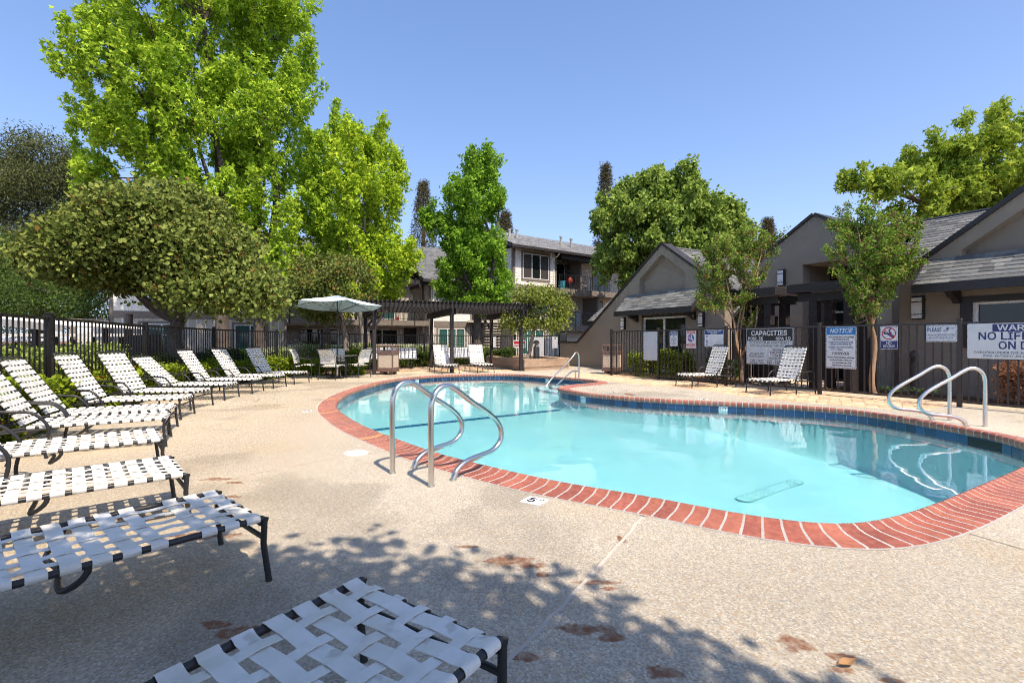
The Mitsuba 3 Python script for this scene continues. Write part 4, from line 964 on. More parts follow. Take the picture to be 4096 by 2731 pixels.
# cross gable roofs
def cross(sc, za, w0, w1, s_lo, s_hi, sl=.72, parts=0):
    for s1 in (s_lo, s_hi):
        z1 = za - sl*abs(s1 - sc); t = .12
        a = MB(CLUB).add([(sc, w0, za), (sc, w1, za), (s1, w1, z1), (s1, w0, z1), (sc, w0, za-t), (sc, w1, za-t), (s1, w1, z1-t), (s1, w0, z1-t)], [[0, 1, 2], [0, 2, 3], [4, 6, 5], [4, 7, 6], [0, 4, 5], [0, 5, 1], [1, 5, 6], [1, 6, 2], [2, 6, 7], [2, 7, 3], [3, 7, 4], [3, 4, 0]])
        k = part(cl, 'gable_roof', a, 'm_trim')
        SH.field(k, PC(s1, w0, z1), PC(s1, w1, z1), PC(sc, w0, za), PC(sc, w1, za), .15, .30, parts if s1 > sc else 0)
    part(cl, 'ridge_tiles', B(sc-.07, sc+.07, w0, w1, za-.01, za+.035), 'm_shingle1')
cross(-13.1, 4.72, W1+.37, 18, -17.9, -10.3, .72, 60); cross(-2.3, 5.0, W1+.37, 18.2, -5.5, 1.0); cross(-8.45, 4.96, W2+.5, 18.2, -10.25, -6.65, .62)
# entry trellises
def trellis(sc, w, label, hw=.45, dp=.45):
    k = thing('entry_trellis', label, 'trellis')
    for s_ in (sc-hw, sc+hw-.2):
        for w_ in (w-dp, w+dp-.2): part(k, 'post', MB(CLUB).cbox(s_, s_+.2, w_, w_+.2, 0, 2.2, .008), 'm_beam')
    for w_ in (w-dp-.06, w+dp-.16): part(k, 'lower_beam', MB(CLUB).cbox(sc-hw-.25, sc+hw+.25, w_, w_+.08, 2.18, 2.38, .006), 'm_beam')
    s0, s1, a0, a1 = sc-hw-.35, sc+hw+.35, w-dp-.35, w+dp+.35
    for y0 in (a0, a1-.07): part(k, 'fascia_beam', MB(CLUB).cbox(s0, s1, y0, y0+.07, 2.385, 2.60, .008), 'm_beam')
    for x0 in (s0, s1-.07): part(k, 'fascia_beam', MB(CLUB).cbox(x0, x0+.07, a0+.072, a1-.072, 2.385, 2.60, .008), 'm_beam')
    for i in range(9): x0 = s0+.1+i*(s1-s0-.25)/8.; part(k, 'top_slat', MB(CLUB).box(x0, x0+.045, a0+.073, a1-.073, 2.45, 2.58), 'm_beam')
trellis(-8.4, 12.95, 'dark timber entry trellis behind the capacities sign'); trellis(-6.45, 12.95, 'dark timber entry trellis behind the notice sign', .5)
# bollard lights
def bollard(x, y, z0, z1, label, m='m_bollard', r=.105, white=False):
    k = thing('bollard_light', label, 'bollard light'); M = frame(x, y)
    zl = z1 - .30
    part(k, 'post', MB(M).tube([(0, 0, z0), (0, 0, zl)], r, 24), m, 40)
    part(k, 'dome', MB(M).tm(trimesh.creation.revolve(np.array([(0, z1), (r*.5, z1-.015), (r*.85, z1-.06), (r, z1-.12), (r, z1-.16), (0, z1-.16)]), sections=24)), m, 40)
    if white: part(k, 'lens', MB(M).tube([(0, 0, zl), (0, 0, z1-.16)], [r*.95, r*.35], 20), 'm_steel_worn', 40)
    else:
        for i in range(4): part(k, 'louvre', MB(M).tube([(0, 0, zl+.01+i*.035), (0, 0, zl+.028+i*.035)], r*.98, 20), m, 40)
        part(k, 'core', MB(M).tube([(0, 0, zl), (0, 0, z1-.16)], r*.72, 16), 'm_black', 40)
bollard(*C2(-10.2, 12.95), -.05, .98, 'brown louvred bollard light behind the caution sign')
bollard(9.5, 11.5, -.05, .99, 'brown louvred bollard light behind the shower sign')
bollard(1.02, 20.4, .38, 1.22, 'grey domed bollard light standing in the planter', 'm_bollardgrey', .13, True)
# ================= apartment buildings =================
ANG_A = math.atan2(.461, .887)
MA = frame(-21.2, 26.0, ANG_A)
def UPM(M): return M @ np.array([[1, 0, 0, 0], [0, 0, 1, 0], [0, 1, 0, 0], [0, 0, 0, 1.0]])
def boards(k, M, x0, x1, z0, z1, y, holes=(), h=.19, name='siding_board', m='m_siding'):
    n = int(round((z1-z0)/h)); h = (z1-z0)/n
    for i in range(n):
        za, zb = z0+i*h, z0+(i+1)*h
        xs = [(x0, x1)]
        for (a, b, c, d) in holes:
            if za < d-.02 and zb > c+.02:
                xs = [s for (p, q) in xs for s in ((p, min(q, a)), (max(p, b), q)) if s[1]-s[0] > .03]
        for (p, q) in xs:
            v = [(p, y-.026, za), (q, y-.026, za), (q, y-.008, zb), (p, y-.008, zb), (p, y, za), (q, y, za), (q, y, zb), (p, y, zb)]
            part(k, name, MB(M).add(v, [[0, 1, 2], [0, 2, 3], [4, 6, 5], [4, 7, 6], [0, 4, 5], [0, 5, 1], [3, 2, 6], [3, 6, 7], [0, 3, 7], [0, 7, 4], [1, 5, 6], [1, 6, 2]]), m)
def window(k, M, x0, x1, z0, z1, y, panes=2, glass='m_glassteal', frame_m='m_frame_white', trim=True, name='window'):
    w = part(k, name, MB(M).box(x0, x1, y-.012, y-.002, z0, z1), glass)
    f = MB(M).box(x0-.05, x0, y-.05, y, z0-.05, z1+.05).box(x1, x1+.05, y-.05, y, z0-.05, z1+.05).box(x0, x1, y-.05, y, z1, z1+.05).box(x0, x1, y-.05, y, z0-.05, z0)
    part(w, 'frame', f, frame_m)
    for i in range(1, panes):
        x = x0+(x1-x0)*i/panes; part(w, 'mullion', MB(M).box(x-.03, x+.03, y-.045, y-.013, z0, z1), frame_m)
    if trim:
        t = .14; part(w, 'casing', MB(M).box(x0-.05-t, x0-.05, y-.035, y, z0-.05-t, z1+.05+t).box(x1+.05, x1+.05+t, y-.035, y, z0-.05-t, z1+.05+t).box(x0-.05, x1+.05, y-.035, y, z1+.05, z1+.05+t).box(x0-.05, x1+.05, y-.035, y, z0-.05-t, z0-.05), 'm_taupe')
    return w
def roofslab(k, pts, t=.16, m='m_rooffar', name='roof'):
    p = np.array(pts, float); n = len(p)
    v = np.vstack([p, p - [0, 0, t]]); f = [[0, i, i+1] for i in range(1, n-1)] + [[n, n+i+1, n+i] for i in range(1, n-1)]
    for i in range(n): j = (i+1) % n; f += [[i, n+i, n+j], [i, n+j, j]]
    return part(k, name, trimesh.Trimesh(v, np.array(f), process=False), m)
def railing(k, M, x0, x1, y, z0, z1, pitch=.12, m='m_fence', name='balcony_railing', drop=.35):
    r = part(k, name, MB(M).box(x0, x1, y-.02, y+.02, z1-.04, z1).box(x0, x1, y-.015, y+.015, z0+.08, z0+.11), m)
    n = int((x1-x0)/pitch)
    for i in range(n+1):
        x = x0+(x1-x0)*i/n
        if i % 13 == 0: part(r, 'post', MB(M).box(x-.03, x+.03, y-.05, y-.021, z0-drop, z1), m)
        else: part(r, 'baluster', MB(M).box(x-.009, x+.009, y-.009, y+.009, z0+.11, z1-.04), m)
    return r
def tp_(M, *p): return (M @ [*p, 1])[:3]

ba = thing('apartment_building', 'two storey apartment block with white siding and grey roof behind the left fence', 'building')
# bay one: x 0..8.5
part(ba, 'wall', MB(MA).box(-.2, 8.36, .001, 8, 0, 5.3), 'm_stuccolight')
boards(ba, MA, -.05, 8.2, 2.80, 5.3, 0, [(1.3, 3.0, 3.3, 4.9), (5.5, 7.1, 3.3, 4.9)])
part(ba, 'belt_band', MB(MA).box(-.21, 8.37, -.05, 0, 2.42, 2.80), 'm_taupe')
for x in (-.2, 8.2): part(ba, 'corner_board', MB(MA).box(x, x+.16, -.04, 0, 0, 2.418).box(x, x+.16, -.04, 0, 2.802, 5.3), 'm_taupe')
for x in np.arange(.35, 8.1, .42):
    if not (1.0 < x < 3.1 or 5.5 < x < 7.3): part(ba, 'batten', MB(MA).box(x-.025, x+.025, -.025, 0, .05, 2.415), 'm_siding')
window(ba, MA, 1.2, 2.95, .12, 2.08, -.001, 2, name='sliding_door'); window(ba, MA, 5.62, 7.15, .12, 2.08, -.001, 2, name='sliding_door')
window(ba, MA, 1.5, 2.8, 3.45, 4.75, -.001, 2); window(ba, MA, 5.7, 6.9, 3.45, 4.75, -.001, 2)
# recess with balcony: x 8.36..17.35
part(ba, 'recess_wall', MB(MA).box(8.36, 17.35, 1.9, 8, 0, 5.3), 'm_stuccolight')
part(ba, 'balcony_slab', MB(MA).box(8.38, 17.33, -.06, 1.89, 2.22, 2.56), 'm_taupe')
part(ba, 'balcony_soffit', MB(MA).box(8.4, 17.3, .02, 1.88, 2.17, 2.215), 'm_soffit')
railing(ba, MA, 8.5, 17.3, -.04, 2.56, 3.6)
for x0, x1 in ((9.3, 11.6), (13.5, 15.6)):
    window(ba, MA, x0, x1, .55, 1.95, 1.895, 2, 'm_glass', trim=False); window(ba, MA, x0+.3, x1-.2, 2.75, 4.7, 1.895, 2, 'm_glassteal', name='sliding_door')
part(ba, 'patio_wall', MB(MA).box(8.4, 17.3, -.02, .12, 0, .95), 'm_siding')
for x in (12.4, 16.9): part(ba, 'balcony_post', MB(MA).box(x, x+.14, .0, .14, .96, 2.165).box(x, x+.14, .0, .14, 2.562, 5.2), 'm_trim')
bb = part(ba, 'entry_door', MB(MA).box(16.1, 17.0, 1.86, 1.89, .05, 2.1), 'm_trim')
part(ba, 'wall_lamp', MB(MA).box(15.8, 15.95, 1.8, 1.89, 1.5, 2.0), 'm_lampglass'); part(ba, 'wall_lamp', MB(MA).box(16.6, 16.75, 1.8, 1.89, 4.1, 4.6), 'm_lampglass')
# bay two
part(ba, 'wall', MB(MA).box(17.35, 20.6, .001, 8, 0, 5.25), 'm_stuccolight')
boards(ba, MA, 17.5, 20.45, 2.58, 5.25, 0, [(18.0, 19.75, 3.35, 5.05)])
part(ba, 'belt_band', MB(MA).box(17.34, 20.61, -.05, 0, 2.2, 2.56), 'm_taupe')
for x in (17.35, 20.45): part(ba, 'corner_board', MB(MA).box(x, x+.15, -.04, 0, 0, 2.198).box(x, x+.15, -.04, 0, 2.562, 5.25), 'm_taupe')
for x in (17.7, 20.2): part(ba, 'batten', MB(MA).box(x-.025, x+.025, -.025, 0, .05, 2.195), 'm_siding')
wd = window(ba, MA, 18.1, 20.0, .2, 2.0, -.001, 3, 'm_glassteal', name='sliding_door')
for i in range(14): part(wd, 'blind_slat', MB(MA).box(18.75, 19.95, -.02, -.0125, .3+i*.12, .3+i*.12+.05), 'm_blind')
window(ba, MA, 18.1, 19.7, 3.5, 4.95, -.001, 2)
part(ba, 'downspout', MB(MA).tube([(17.65, -.5, 5.3), (17.65, -.4, 5.1), (17.65, -.07, 4.8), (17.65, -.07, .1)], .04, 8), 'm_siding')
part(ba, 'end_wall', MB(MA).box(20.60, 20.62, .02, 8, 0, 5.25), 'm_siding')
# roofs
def gab(M, x0, x1, y0, y1, z0, zr_, k):
    a, b, c, d = [tp_(M, *p) for p in ((x0, y0, z0), (x1, y0, z0), (x1, y1, zr_), (x0, y1, zr_))]
    r = roofslab(k, [a, b, c, d])
    e, f = tp_(M, x0, 2*y1-y0, z0), tp_(M, x1, 2*y1-y0, z0)
    roofslab(k, [d, c, f, e])
    part(r, 'gutter', MB(M).box(x0, x1, y0-.12, y0, z0-.22, z0-.03), 'm_trim')
    for x in (x0, x1):
        part(r, 'rake_board', MB().beam(tp_(M, x, y0, z0-.1), tp_(M, x, y1, zr_-.1), .07, .30, tuple(M[:3, 2])), 'm_trim')
    return r
gab(MA, -.9, 8.9, -.7, 6.5, 5.42, 8.9, ba); gab(MA, 8.9, 16.7, .9, 6.5, 6.15, 8.88, ba); gab(MA, 16.7, 21.3, -.7, 6.5, 5.42, 8.92, ba)
part(ba, 'balcony_trellis_beam', MB(MA).box(8.5, 17.2, -.35, -.2, 5.05, 5.32), 'm_trim')
for i in range(24): part(ba, 'trellis_slat', MB(MA).box(8.7+i*.36, 8.76+i*.36, -.5, 1.8, 5.33, 5.45), 'm_trim')
for x, c in ((8.7, 0), (16.6, 0), (12.6, 0)): part(ba, 'trellis_bracket', MB(MA).box(x-.07, x+.07, -.45, 1.8, 4.86, 5.04), 'm_trim')
# things on the balcony
kk = thing('balcony_grill', 'black barbecue standing on the apartment balcony behind the pergola', 'barbecue')
part(kk, 'cart', MB(MA).box(13.1, 14.2, .5, 1.0, 2.6, 3.05), 'm_black'); part(kk, 'hood', MB(MA).tm(trimesh.creation.cylinder(.28, 1.0, sections=18), np.array([[0, 0, 1, 13.65], [1, 0, 0, .75], [0, 1, 0, 3.08], [0, 0, 0, 1.0]])), 'm_black', 40)
kk = thing('red_cup', 'small red pot on the balcony edge behind the pergola', 'pot'); part(kk, 'body', MB(MA).tube([(15.2, .15, 2.57), (15.2, .15, 2.8)], [.07, .10], 12), 'm_redpaint')
# rear gable
br = thing('apartment_building', 'pale gabled apartment block with a vent, half hidden behind the trees in the middle', 'building')
MR = frame(-6.2, 42.5, .35)
UR = UPM(MR)
part(br, 'wall', MB(UR).poly(sg.Polygon([(0, 0), (0, 8.6), (3.2, 11.2), (6.4, 8.6), (6.4, 0)]), 0, 6), 'm_siding')
part(br, 'roof', MB(UR).poly(sg.Polygon([(-.5, 8.35), (3.2, 11.35), (6.9, 8.35), (6.9, 8.1), (3.2, 11.1), (-.5, 8.1)]), -.4, 6.5), 'm_rooffar')
part(br, 'rake_trim', MB(UR).poly(sg.Polygon([(-.5, 8.36), (3.2, 11.36), (6.9, 8.36), (6.9, 8.05), (3.2, 11.05), (-.5, 8.05)]), -.46, -.402), 'm_trim')
vt = part(br, 'gable_vent', MB(MR).box(2.6, 3.4, -.04, -.002, 9.2, 10.1), 'm_taupe')
for i in range(6): part(vt, 'louvre', MB(MR).box(2.65, 3.35, -.06, -.041, 9.26+i*.14, 9.33+i*.14), 'm_siding')
boards(br, MR, 0, 6.4, 6.2, 8.6, -.001, h=.24)
gab(frame(-9.4, 40, .35), -1, 6, 0, 3, 8.2, 9.6, br)

# building B
bB = thing('apartment_building', 'three storey apartment block with white siding, balconies and grey roof right of the middle trees', 'building')
MBl = frame(.09, 34.4, math.atan2(.588, .809))
part(bB, 'wall', MB(MBl).box(0, 4.0, .001, 10, 0, 7.8), 'm_stuccolight')
boards(bB, MBl, .15, 3.9, 5.2, 7.75, 0, [(.68, 3.4, 5.5, 7.7)]); part(bB, 'belt_band', MB(MBl).box(-.01, 4.0, -.05, 0, 4.82, 5.18), 'm_taupe')
for x in (0, 3.86): part(bB, 'corner_board', MB(MBl).box(x, x+.15, -.045, 0, 5.2, 7.75).box(x, x+.15, -.045, 0, 0, 4.8), 'm_taupe')
boards(bB, MBl, .15, 3.86, 2.6, 4.8, 0, [(.7, 3.3, 3.0, 4.6)]); part(bB, 'belt_band', MB(MBl).box(-.01, 4.0, -.05, 0, 2.2, 2.58), 'm_taupe')
wb = window(bB, MBl, .88, 3.2, 5.72, 7.42, -.001, 3, 'm_glass')
for a in (.88, 2.44): part(wb, 'insect_screen', MB(MBl).box(a+.02, a+.74, -.02, -.0125, 5.74, 7.4), 'm_screen')
window(bB, MBl, .9, 3.1, 3.15, 4.4, -.001, 2, 'm_glassteal'); window(bB, MBl, .5, 2.7, .25, 1.95, -.001, 3, 'm_glassteal', name='sliding_door')
for x in np.arange(.3, 3.9, .42):
    if not .3 < x < 2.9: part(bB, 'batten', MB(MBl).box(x-.025, x+.025, -.025, 0, .05, 2.19), 'm_siding')
ML = MBl @ frame(0, 0, -math.pi/2 + math.pi)      # left return wall: local x runs back along -?  (mirrored below)
ML = np.eye(4); ML[:3, 0] = MBl[:3, 1]; ML[:3, 1] = MBl[:3, 0]; ML[:3, 3] = MBl[:3, 3]
part(bB, 'side_corner_board', MB(ML).box(0, .16, -.045, 0, 0, 7.75), 'm_taupe')
boards(bB, ML, .17, 9.9, 5.2, 7.75, 0); boards(bB, ML, .17, 9.9, 2.6, 4.8, 0); part(bB, 'side_belt', MB(ML).box(.17, 10, -.05, 0, 4.82, 5.18).box(.17, 10, -.05, 0, 2.2, 2.58), 'm_taupe')
# balcony side
part(bB, 'recess_wall', MB(MBl).box(4.0, 16, 1.7, 10, 0, 7.8), 'm_siding')
boards(bB, MBl, 6.4, 12, 5.25, 7.7, 1.7, [(9.6, 11.6, 5.2, 7.5)])
part(bB, 'recess_divider', MB(MBl).box(6.6, 6.75, .1, 1.69, 5.2, 7.8).box(8.4, 8.6, .0, 1.69, 2.4, 4.75), 'm_taupe')
window(bB, MBl, 4.5, 6.3, 5.3, 7.35, 1.69, 2, 'm_glass', name='sliding_door'); window(bB, MBl, 9.7, 11.4, 5.3, 7.35, 1.69, 2, 'm_glassteal', name='sliding_door')
window(bB, MBl, 8.9, 10.6, 2.5, 4.4, 1.69, 2, 'm_glass', name='sliding_door'); window(bB, MBl, 4.6, 6.6, .9, 1.9, 1.69, 2, 'm_glass', trim=False)
for z0, z1 in ((4.72, 5.14), (1.95, 2.36)):
    part(bB, 'balcony_slab', MB(MBl).box(4.01, 16, -.25, 1.69, z0, z1), 'm_taupe'); part(bB, 'balcony_soffit', MB(MBl).box(4.03, 16, -.2, 1.68, z0-.05, z0-.002), 'm_soffit')
    railing(bB, MBl, 4.1, 12.5, -.22, z1, z1+1.06, .125)
gab(MBl, -.7, 16, -.75, 5.2, 7.86, 10.15, bB)
part(bB, 'balcony_beam', MB(MBl).box(4.1, 10, -.6, -.42, 7.3, 7.6), 'm_trim')
for i in range(16): part(bB, 'trellis_slat', MB(MBl).box(4.2+i*.36, 4.26+i*.36, -.7, 1.6, 7.61, 7.72), 'm_trim')
for i in range(7): part(bB, 'privacy_slat', MB(MBl).box(6.0, 6.58, 1.2, 1.25, 5.5+i*.27, 5.64+i*.27), 'm_screen')
part(bB, 'downspout', MB(MBl).tube([(3.75, -.7, 7.65), (3.75, -.4, 7.45), (3.7, -.07, 7.3), (3.7, -.07, .2)], .045, 8), 'm_siding')
for i, (x, f, hgt) in enumerate([(.6, .72, .55), (1.7, .6, .5), (2.5, .62, .55), (7.0, .6, .6), (7.6, .5, .6), (10.9, .45, .7)]):
    y = -.75 + 5.95*f; z = 7.86 + 2.29*f
    k = part(bB, 'roof_vent', MB(MBl).tube([(x, y, z-.1), (x, y, z+hgt)], .10, 12), 'm_vent', 40)
    part(k, 'cap', MB(MBl).tube([(x, y, z+hgt-.04), (x, y, z+hgt+.08)], .13, 12), 'm_vent', 40); part(k, 'flashing', MB(MBl).box(x-.25, x+.25, y-.25, y+.25, z-.1, z-.02), 'm_vent')
def bit(name, label, cat, mesh, m): single(name, mesh, m, label, cat, smooth=40)
bit('blue_bin', 'blue tub on the upper balcony beside the siding wall', 'tub', MB(MBl).tube([(4.75, .2, 5.15), (4.75, .2, 5.75)], [.24, .30], 14), 'm_bluepot')
bit('red_urn', 'red pot on the upper balcony of the three storey block', 'pot', MB(MBl).tube([(5.65, .3, 5.55), (5.65, .3, 5.8), (5.65, .3, 6.0), (5.65, .3, 6.15)], [.14, .22, .2, .1], 14), 'm_redpaint')
k = thing('planter_box', 'dark planter under the red pot on the upper balcony', 'planter'); part(k, 'box', MB(MBl).cbox(5.4, 6.2, .1, .5, 5.15, 5.55, .02), 'm_black')
k = thing('balcony_chair', 'folding chair on the upper balcony behind the railing', 'chair')
part(k, 'seat', MB(MBl).box(7.0, 7.5, .3, .8, 5.58, 5.61), 'm_fold'); part(k, 'backrest', MB(MBl).box(7.0, 7.5, .78, .82, 5.7, 6.1), 'm_fold')
for a, b in (((7.0, .3), (7.0, .8)), ((7.5, .3), (7.5, .8))): part(k, 'leg', MB(MBl).beam((a[0], a[1], 5.15), (b[0], b[1], 5.95), .025, .025), 'm_black'); part(k, 'leg', MB(MBl).beam((a[0], b[1], 5.15), (b[0], a[1], 5.6), .025, .025), 'm_black')
k = thing('wall_box', 'white and red carton high on the middle balcony wall', 'box'); part(k, 'carton', MB(MBl).cbox(5.9, 6.5, 1.3, 1.66, 3.75, 4.2, .01), 'm_white'); part(k, 'red_side', MB(MBl).box(5.885, 5.897, 1.32, 1.64, 3.78, 4.17), 'm_redpaint')
k = thing('cooler', 'pale blue upright case on the middle balcony behind the railing', 'case'); part(k, 'body', MB(MBl).cbox(6.6, 7.0, .5, .9, 2.37, 3.3, .03), 'm_canopy'); part(k, 'lid', MB(MBl).cbox(6.57, 7.03, .47, .93, 3.302, 3.36, .01), 'm_white')
# outside stair between the blocks
stt_ = thing('outside_stair', 'open riser outside stair between the two apartment blocks', 'stair')
for i in range(13):
    y, z = 31.6 + i*.25, .18 + i*.19
    part(stt_, 'tread', MB().box(-1.85, -.75, y, y+.27, z, z+.06), 'm_stuccolight')
for x in (-1.9, -.72): part(stt_, 'stringer', MB().beam((x, 31.45, .05), (x, 34.9, 2.65), .05, .28), 'm_fence'); part(stt_, 'handrail', MB().beam((x, 31.45, 1.05), (x, 34.9, 3.65), .045, .045), 'm_fence')
part(stt_, 'landing', MB().box(-3.2, -.2, 34.9, 36.3, 2.5, 2.66), 'm_stuccolight')
for i in range(11): part(stt_, 'upper_tread', MB().box(-2.3, -1.0, 36.3+i*.25, 36.57+i*.25, 2.85+i*.2, 2.91+i*.2), 'm_stuccolight')
for x in (-2.35, -.97): part(stt_, 'upper_stringer', MB().beam((x, 36.2, 2.66), (x, 39.1, 5.0), .05, .28), 'm_fence'); part(stt_, 'upper_handrail', MB().beam((x, 36.2, 3.66), (x, 39.1, 6.0), .045, .045), 'm_fence')
for x, y in ((-2.35, 36.2), (-.97, 36.2), (-1.9, 34.9), (-.72, 34.9)): part(stt_, 'post', MB().box(x-.04, x+.04, y-.04, y+.04, 2.66, 3.75), 'm_fence')

# person on the stair, hand on the rail, turned to the right
import manifold3d as m3
def bones(segs, edge=.03, it=6):
    parts_ = []
    for a, b, ra, rb in segs:
        s1 = m3.Manifold.sphere(ra, 16).translate(list(a)); s2 = m3.Manifold.sphere(rb, 16).translate(list(b))
        parts_.append(m3.Manifold.batch_hull([s1, s2]))
    u = parts_[0]
    for p_ in parts_[1:]: u = u + p_
    u = u.refine_to_length(edge); m = u.to_mesh()
    t = trimesh.Trimesh(np.array(m.vert_properties[:, :3]), np.array(m.tri_verts)); trimesh.smoothing.filter_taubin(t, iterations=it); return t
pe = thing('person', 'person in red shirt and blue jeans on the outside stair, half hidden by leaves', 'person')
Mpe = frame(-2.0, 37.05, -.5, 3.5)
hipL, hipR = (.0, .10, .90), (.0, -.10, .90)
part(pe, 'body', MB(Mpe).tm(bones([((0, 0, 1.33), (0.01, 0, 1.50), .055, .05), ((.01, 0, 1.50), (.015, 0, 1.62), .085, .10), ((.05, 0, 1.555), (.06, 0, 1.56), .055, .05), ((0, .19, 1.36), (.03, .25, 1.10), .048, .038), ((.03, .25, 1.10), (.14, .27, .88), .038, .028), ((0, -.19, 1.36), (.06, -.30, 1.12), .048, .038), ((.06, -.30, 1.12), (.20, -.46, .96), .038, .028),
    ((.14, .27, .88), (.17, .27, .80), .03, .03), ((.20, -.46, .96), (.26, -.50, .91), .03, .028), ((.17, .255, .80), (.18, .25, .73), .010, .008), ((.17, .27, .80), (.19, .268, .72), .010, .008), ((.17, .285, .80), (.18, .288, .725), .010, .008), ((.17, .30, .80), (.17, .305, .74), .009, .007), ((.16, .245, .84), (.19, .22, .79), .011, .009),
    ((.26, -.50, .91), (.31, -.53, .87), .012, .009), ((.255, -.515, .91), (.30, -.55, .87), .011, .009), ((.25, -.485, .90), (.30, -.50, .85), .011, .009), ((.245, -.47, .91), (.27, -.45, .87), .011, .009)], .022)), 'm_skin', True)
part(pe, 'shirt', MB(Mpe).tm(bones([((0, .12, 1.35), (0, -.12, 1.35), .10, .10), ((0, .10, 1.36), (0, .08, 1.0), .115, .115), ((0, -.10, 1.36), (0, -.08, 1.0), .115, .115), ((0, .18, 1.37), (.012, .215, 1.22), .066, .062), ((0, -.18, 1.37), (.025, -.24, 1.23), .066, .062)], .03)), 'm_redshirt', True)
part(pe, 'apron', MB(Mpe).tm(bones([((0.02, .09, .98), (.02, -.09, .98), .125, .125), ((.03, .08, .93), (.03, -.08, .93), .12, .12)], .03)), 'm_orange', True)
part(pe, 'jeans', MB(Mpe).tm(bones([((0, .08, .92), (0, -.08, .92), .11, .11), (hipL, (.03, .11, .48), .10, .07), ((.03, .11, .48), (0, .12, .08), .07, .055), (hipR, (.05, -.12, .50), .10, .07), ((.05, -.12, .50), (.04, -.12, .10), .07, .055)], .03)), 'm_denim', True)
part(pe, 'hair', MB(Mpe).tm(bones([((-.015, 0, 1.64), (-.03, 0, 1.60), .105, .09)], .03)), 'm_hair', True)
for y in (.12, -.12): part(pe, 'shoe', MB(Mpe).tm(bones([((0, y, .05), (.15, y, .035), .05, .038)], .03)), 'm_black', True)

# carports and shed behind the left fence
def carport(x0, x1, y0, y1, z, label):
    k = thing('carport', label, 'carport')
    sl = .10 if z > 1.6 else 0.0; zl = z + sl*(x1-x0)
    roofslab(k, [(x0, y0, zl), (x1, y0, z), (x1, y1, z), (x0, y1, zl)], .05, 'm_fold', 'roof_sheet')
    roofslab(k, [(x0, y0-.04, zl+.02), (x1+.02, y0-.04, z+.02), (x1+.02, y0-.003, z+.02), (x0, y0-.003, zl+.02)], .14 if sl == 0 else .26, 'm_white' if sl == 0 else 'm_vent', 'fascia')
    for x in np.arange(x0+.4, x1, 3.0):
        for y in (y0+.4, y1-.4): part(k, 'post', MB().box(x-.07, x+.07, y-.07, y+.07, 0, z-.001), 'm_trim')
carport(-27, -16.2, 17.6, 21.5, 1.75, 'nearest white roofed carport behind the left fence, sloping edge at the photo border'); carport(-24.5, -17.2, 22.2, 25.0, 1.5, 'middle white roofed carport behind the left fence, lower than the nearest'); carport(-32, -20.8, 26.5, 29.5, 1.30, 'farthest and lowest white roofed carport behind the left fence')
wf = thing('board_fence', 'weathered grey board fence behind the carports', 'fence')
for i in range(90): part(wf, 'board', MB().box(-38+i*.2, -37.815+i*.2, 31+.02*(i % 2), 31.025+.02*(i % 2), 0, .95+.03*((i*7) % 3)), 'm_oldwood')
sh = thing('utility_shed', 'narrow pale utility shed at the left end of the apartment block', 'shed')
part(sh, 'body', MB(MA).box(-1.75, -.22, -.1, 1.6, 0, 2.25), 'm_siding'); part(sh, 'edge_trim', MB(MA).box(-1.78, -1.5, -.13, -.1005, 0, 2.25), 'm_taupe'); part(sh, 'roof', MB(MA).box(-1.85, -.22, -.2, 1.7, 2.252, 2.34), 'm_taupe')
for i in range(6): part(sh, 'vent_louvre', MB(MA).box(-1.1, -.4, -.14, -.1005, .55+i*.08, .6+i*.08), 'm_trim')
sp_ = thing('lamp_post', 'dark round post in front of the left corner of the apartment block', 'post'); part(sp_, 'shaft', MB(frame(-17.3, 22.0)).tube([(0, 0, 0), (0, 0, 2.35)], .16, 16), 'm_fence', 40); part(sp_, 'cap', MB(frame(-17.3, 22.0)).tube([(0, 0, 2.35), (0, 0, 2.4)], .17, 16), 'm_fence', 40)
bq = thing('covered_grill', 'barbecue under a black sloping cover behind the left fence', 'barbecue')
Mq = frame(-10.35, 13.6, .5)
part(bq, 'cover', MB(Mq @ np.array([[1, 0, 0, 0], [0, 0, 1, 0], [0, 1, 0, 0], [0, 0, 0, 1.0]])).poly(sg.Polygon([(-.55, .55), (-.42, .9), (-.2, 1.33), (.42, 1.36), (.46, .55)]).buffer(.02), -.35, .35), 'm_black')
part(bq, 'stand', MB(Mq).cbox(-.45, .42, -.28, .28, 0, .57, .02), 'm_oldwood')
# ================= trees, hedges, plants =================
def spires(blobs, n, seed, r=(.22, .42), h=(.4, .8)):
    rng = np.random.default_rng(seed); out = list(blobs)
    for _ in range(n):
        b = blobs[rng.integers(len(blobs))]; d = rng.normal(size=3); d[2] = abs(d[2])*.9 + .1; d /= np.linalg.norm(d)
        q = rng.uniform(*r); out.append((b[0]+d[0]*b[3]*.95, b[1]+d[1]*b[4]*.95, b[2]+d[2]*b[5]*.9, q, q, rng.uniform(*h)))
    return out

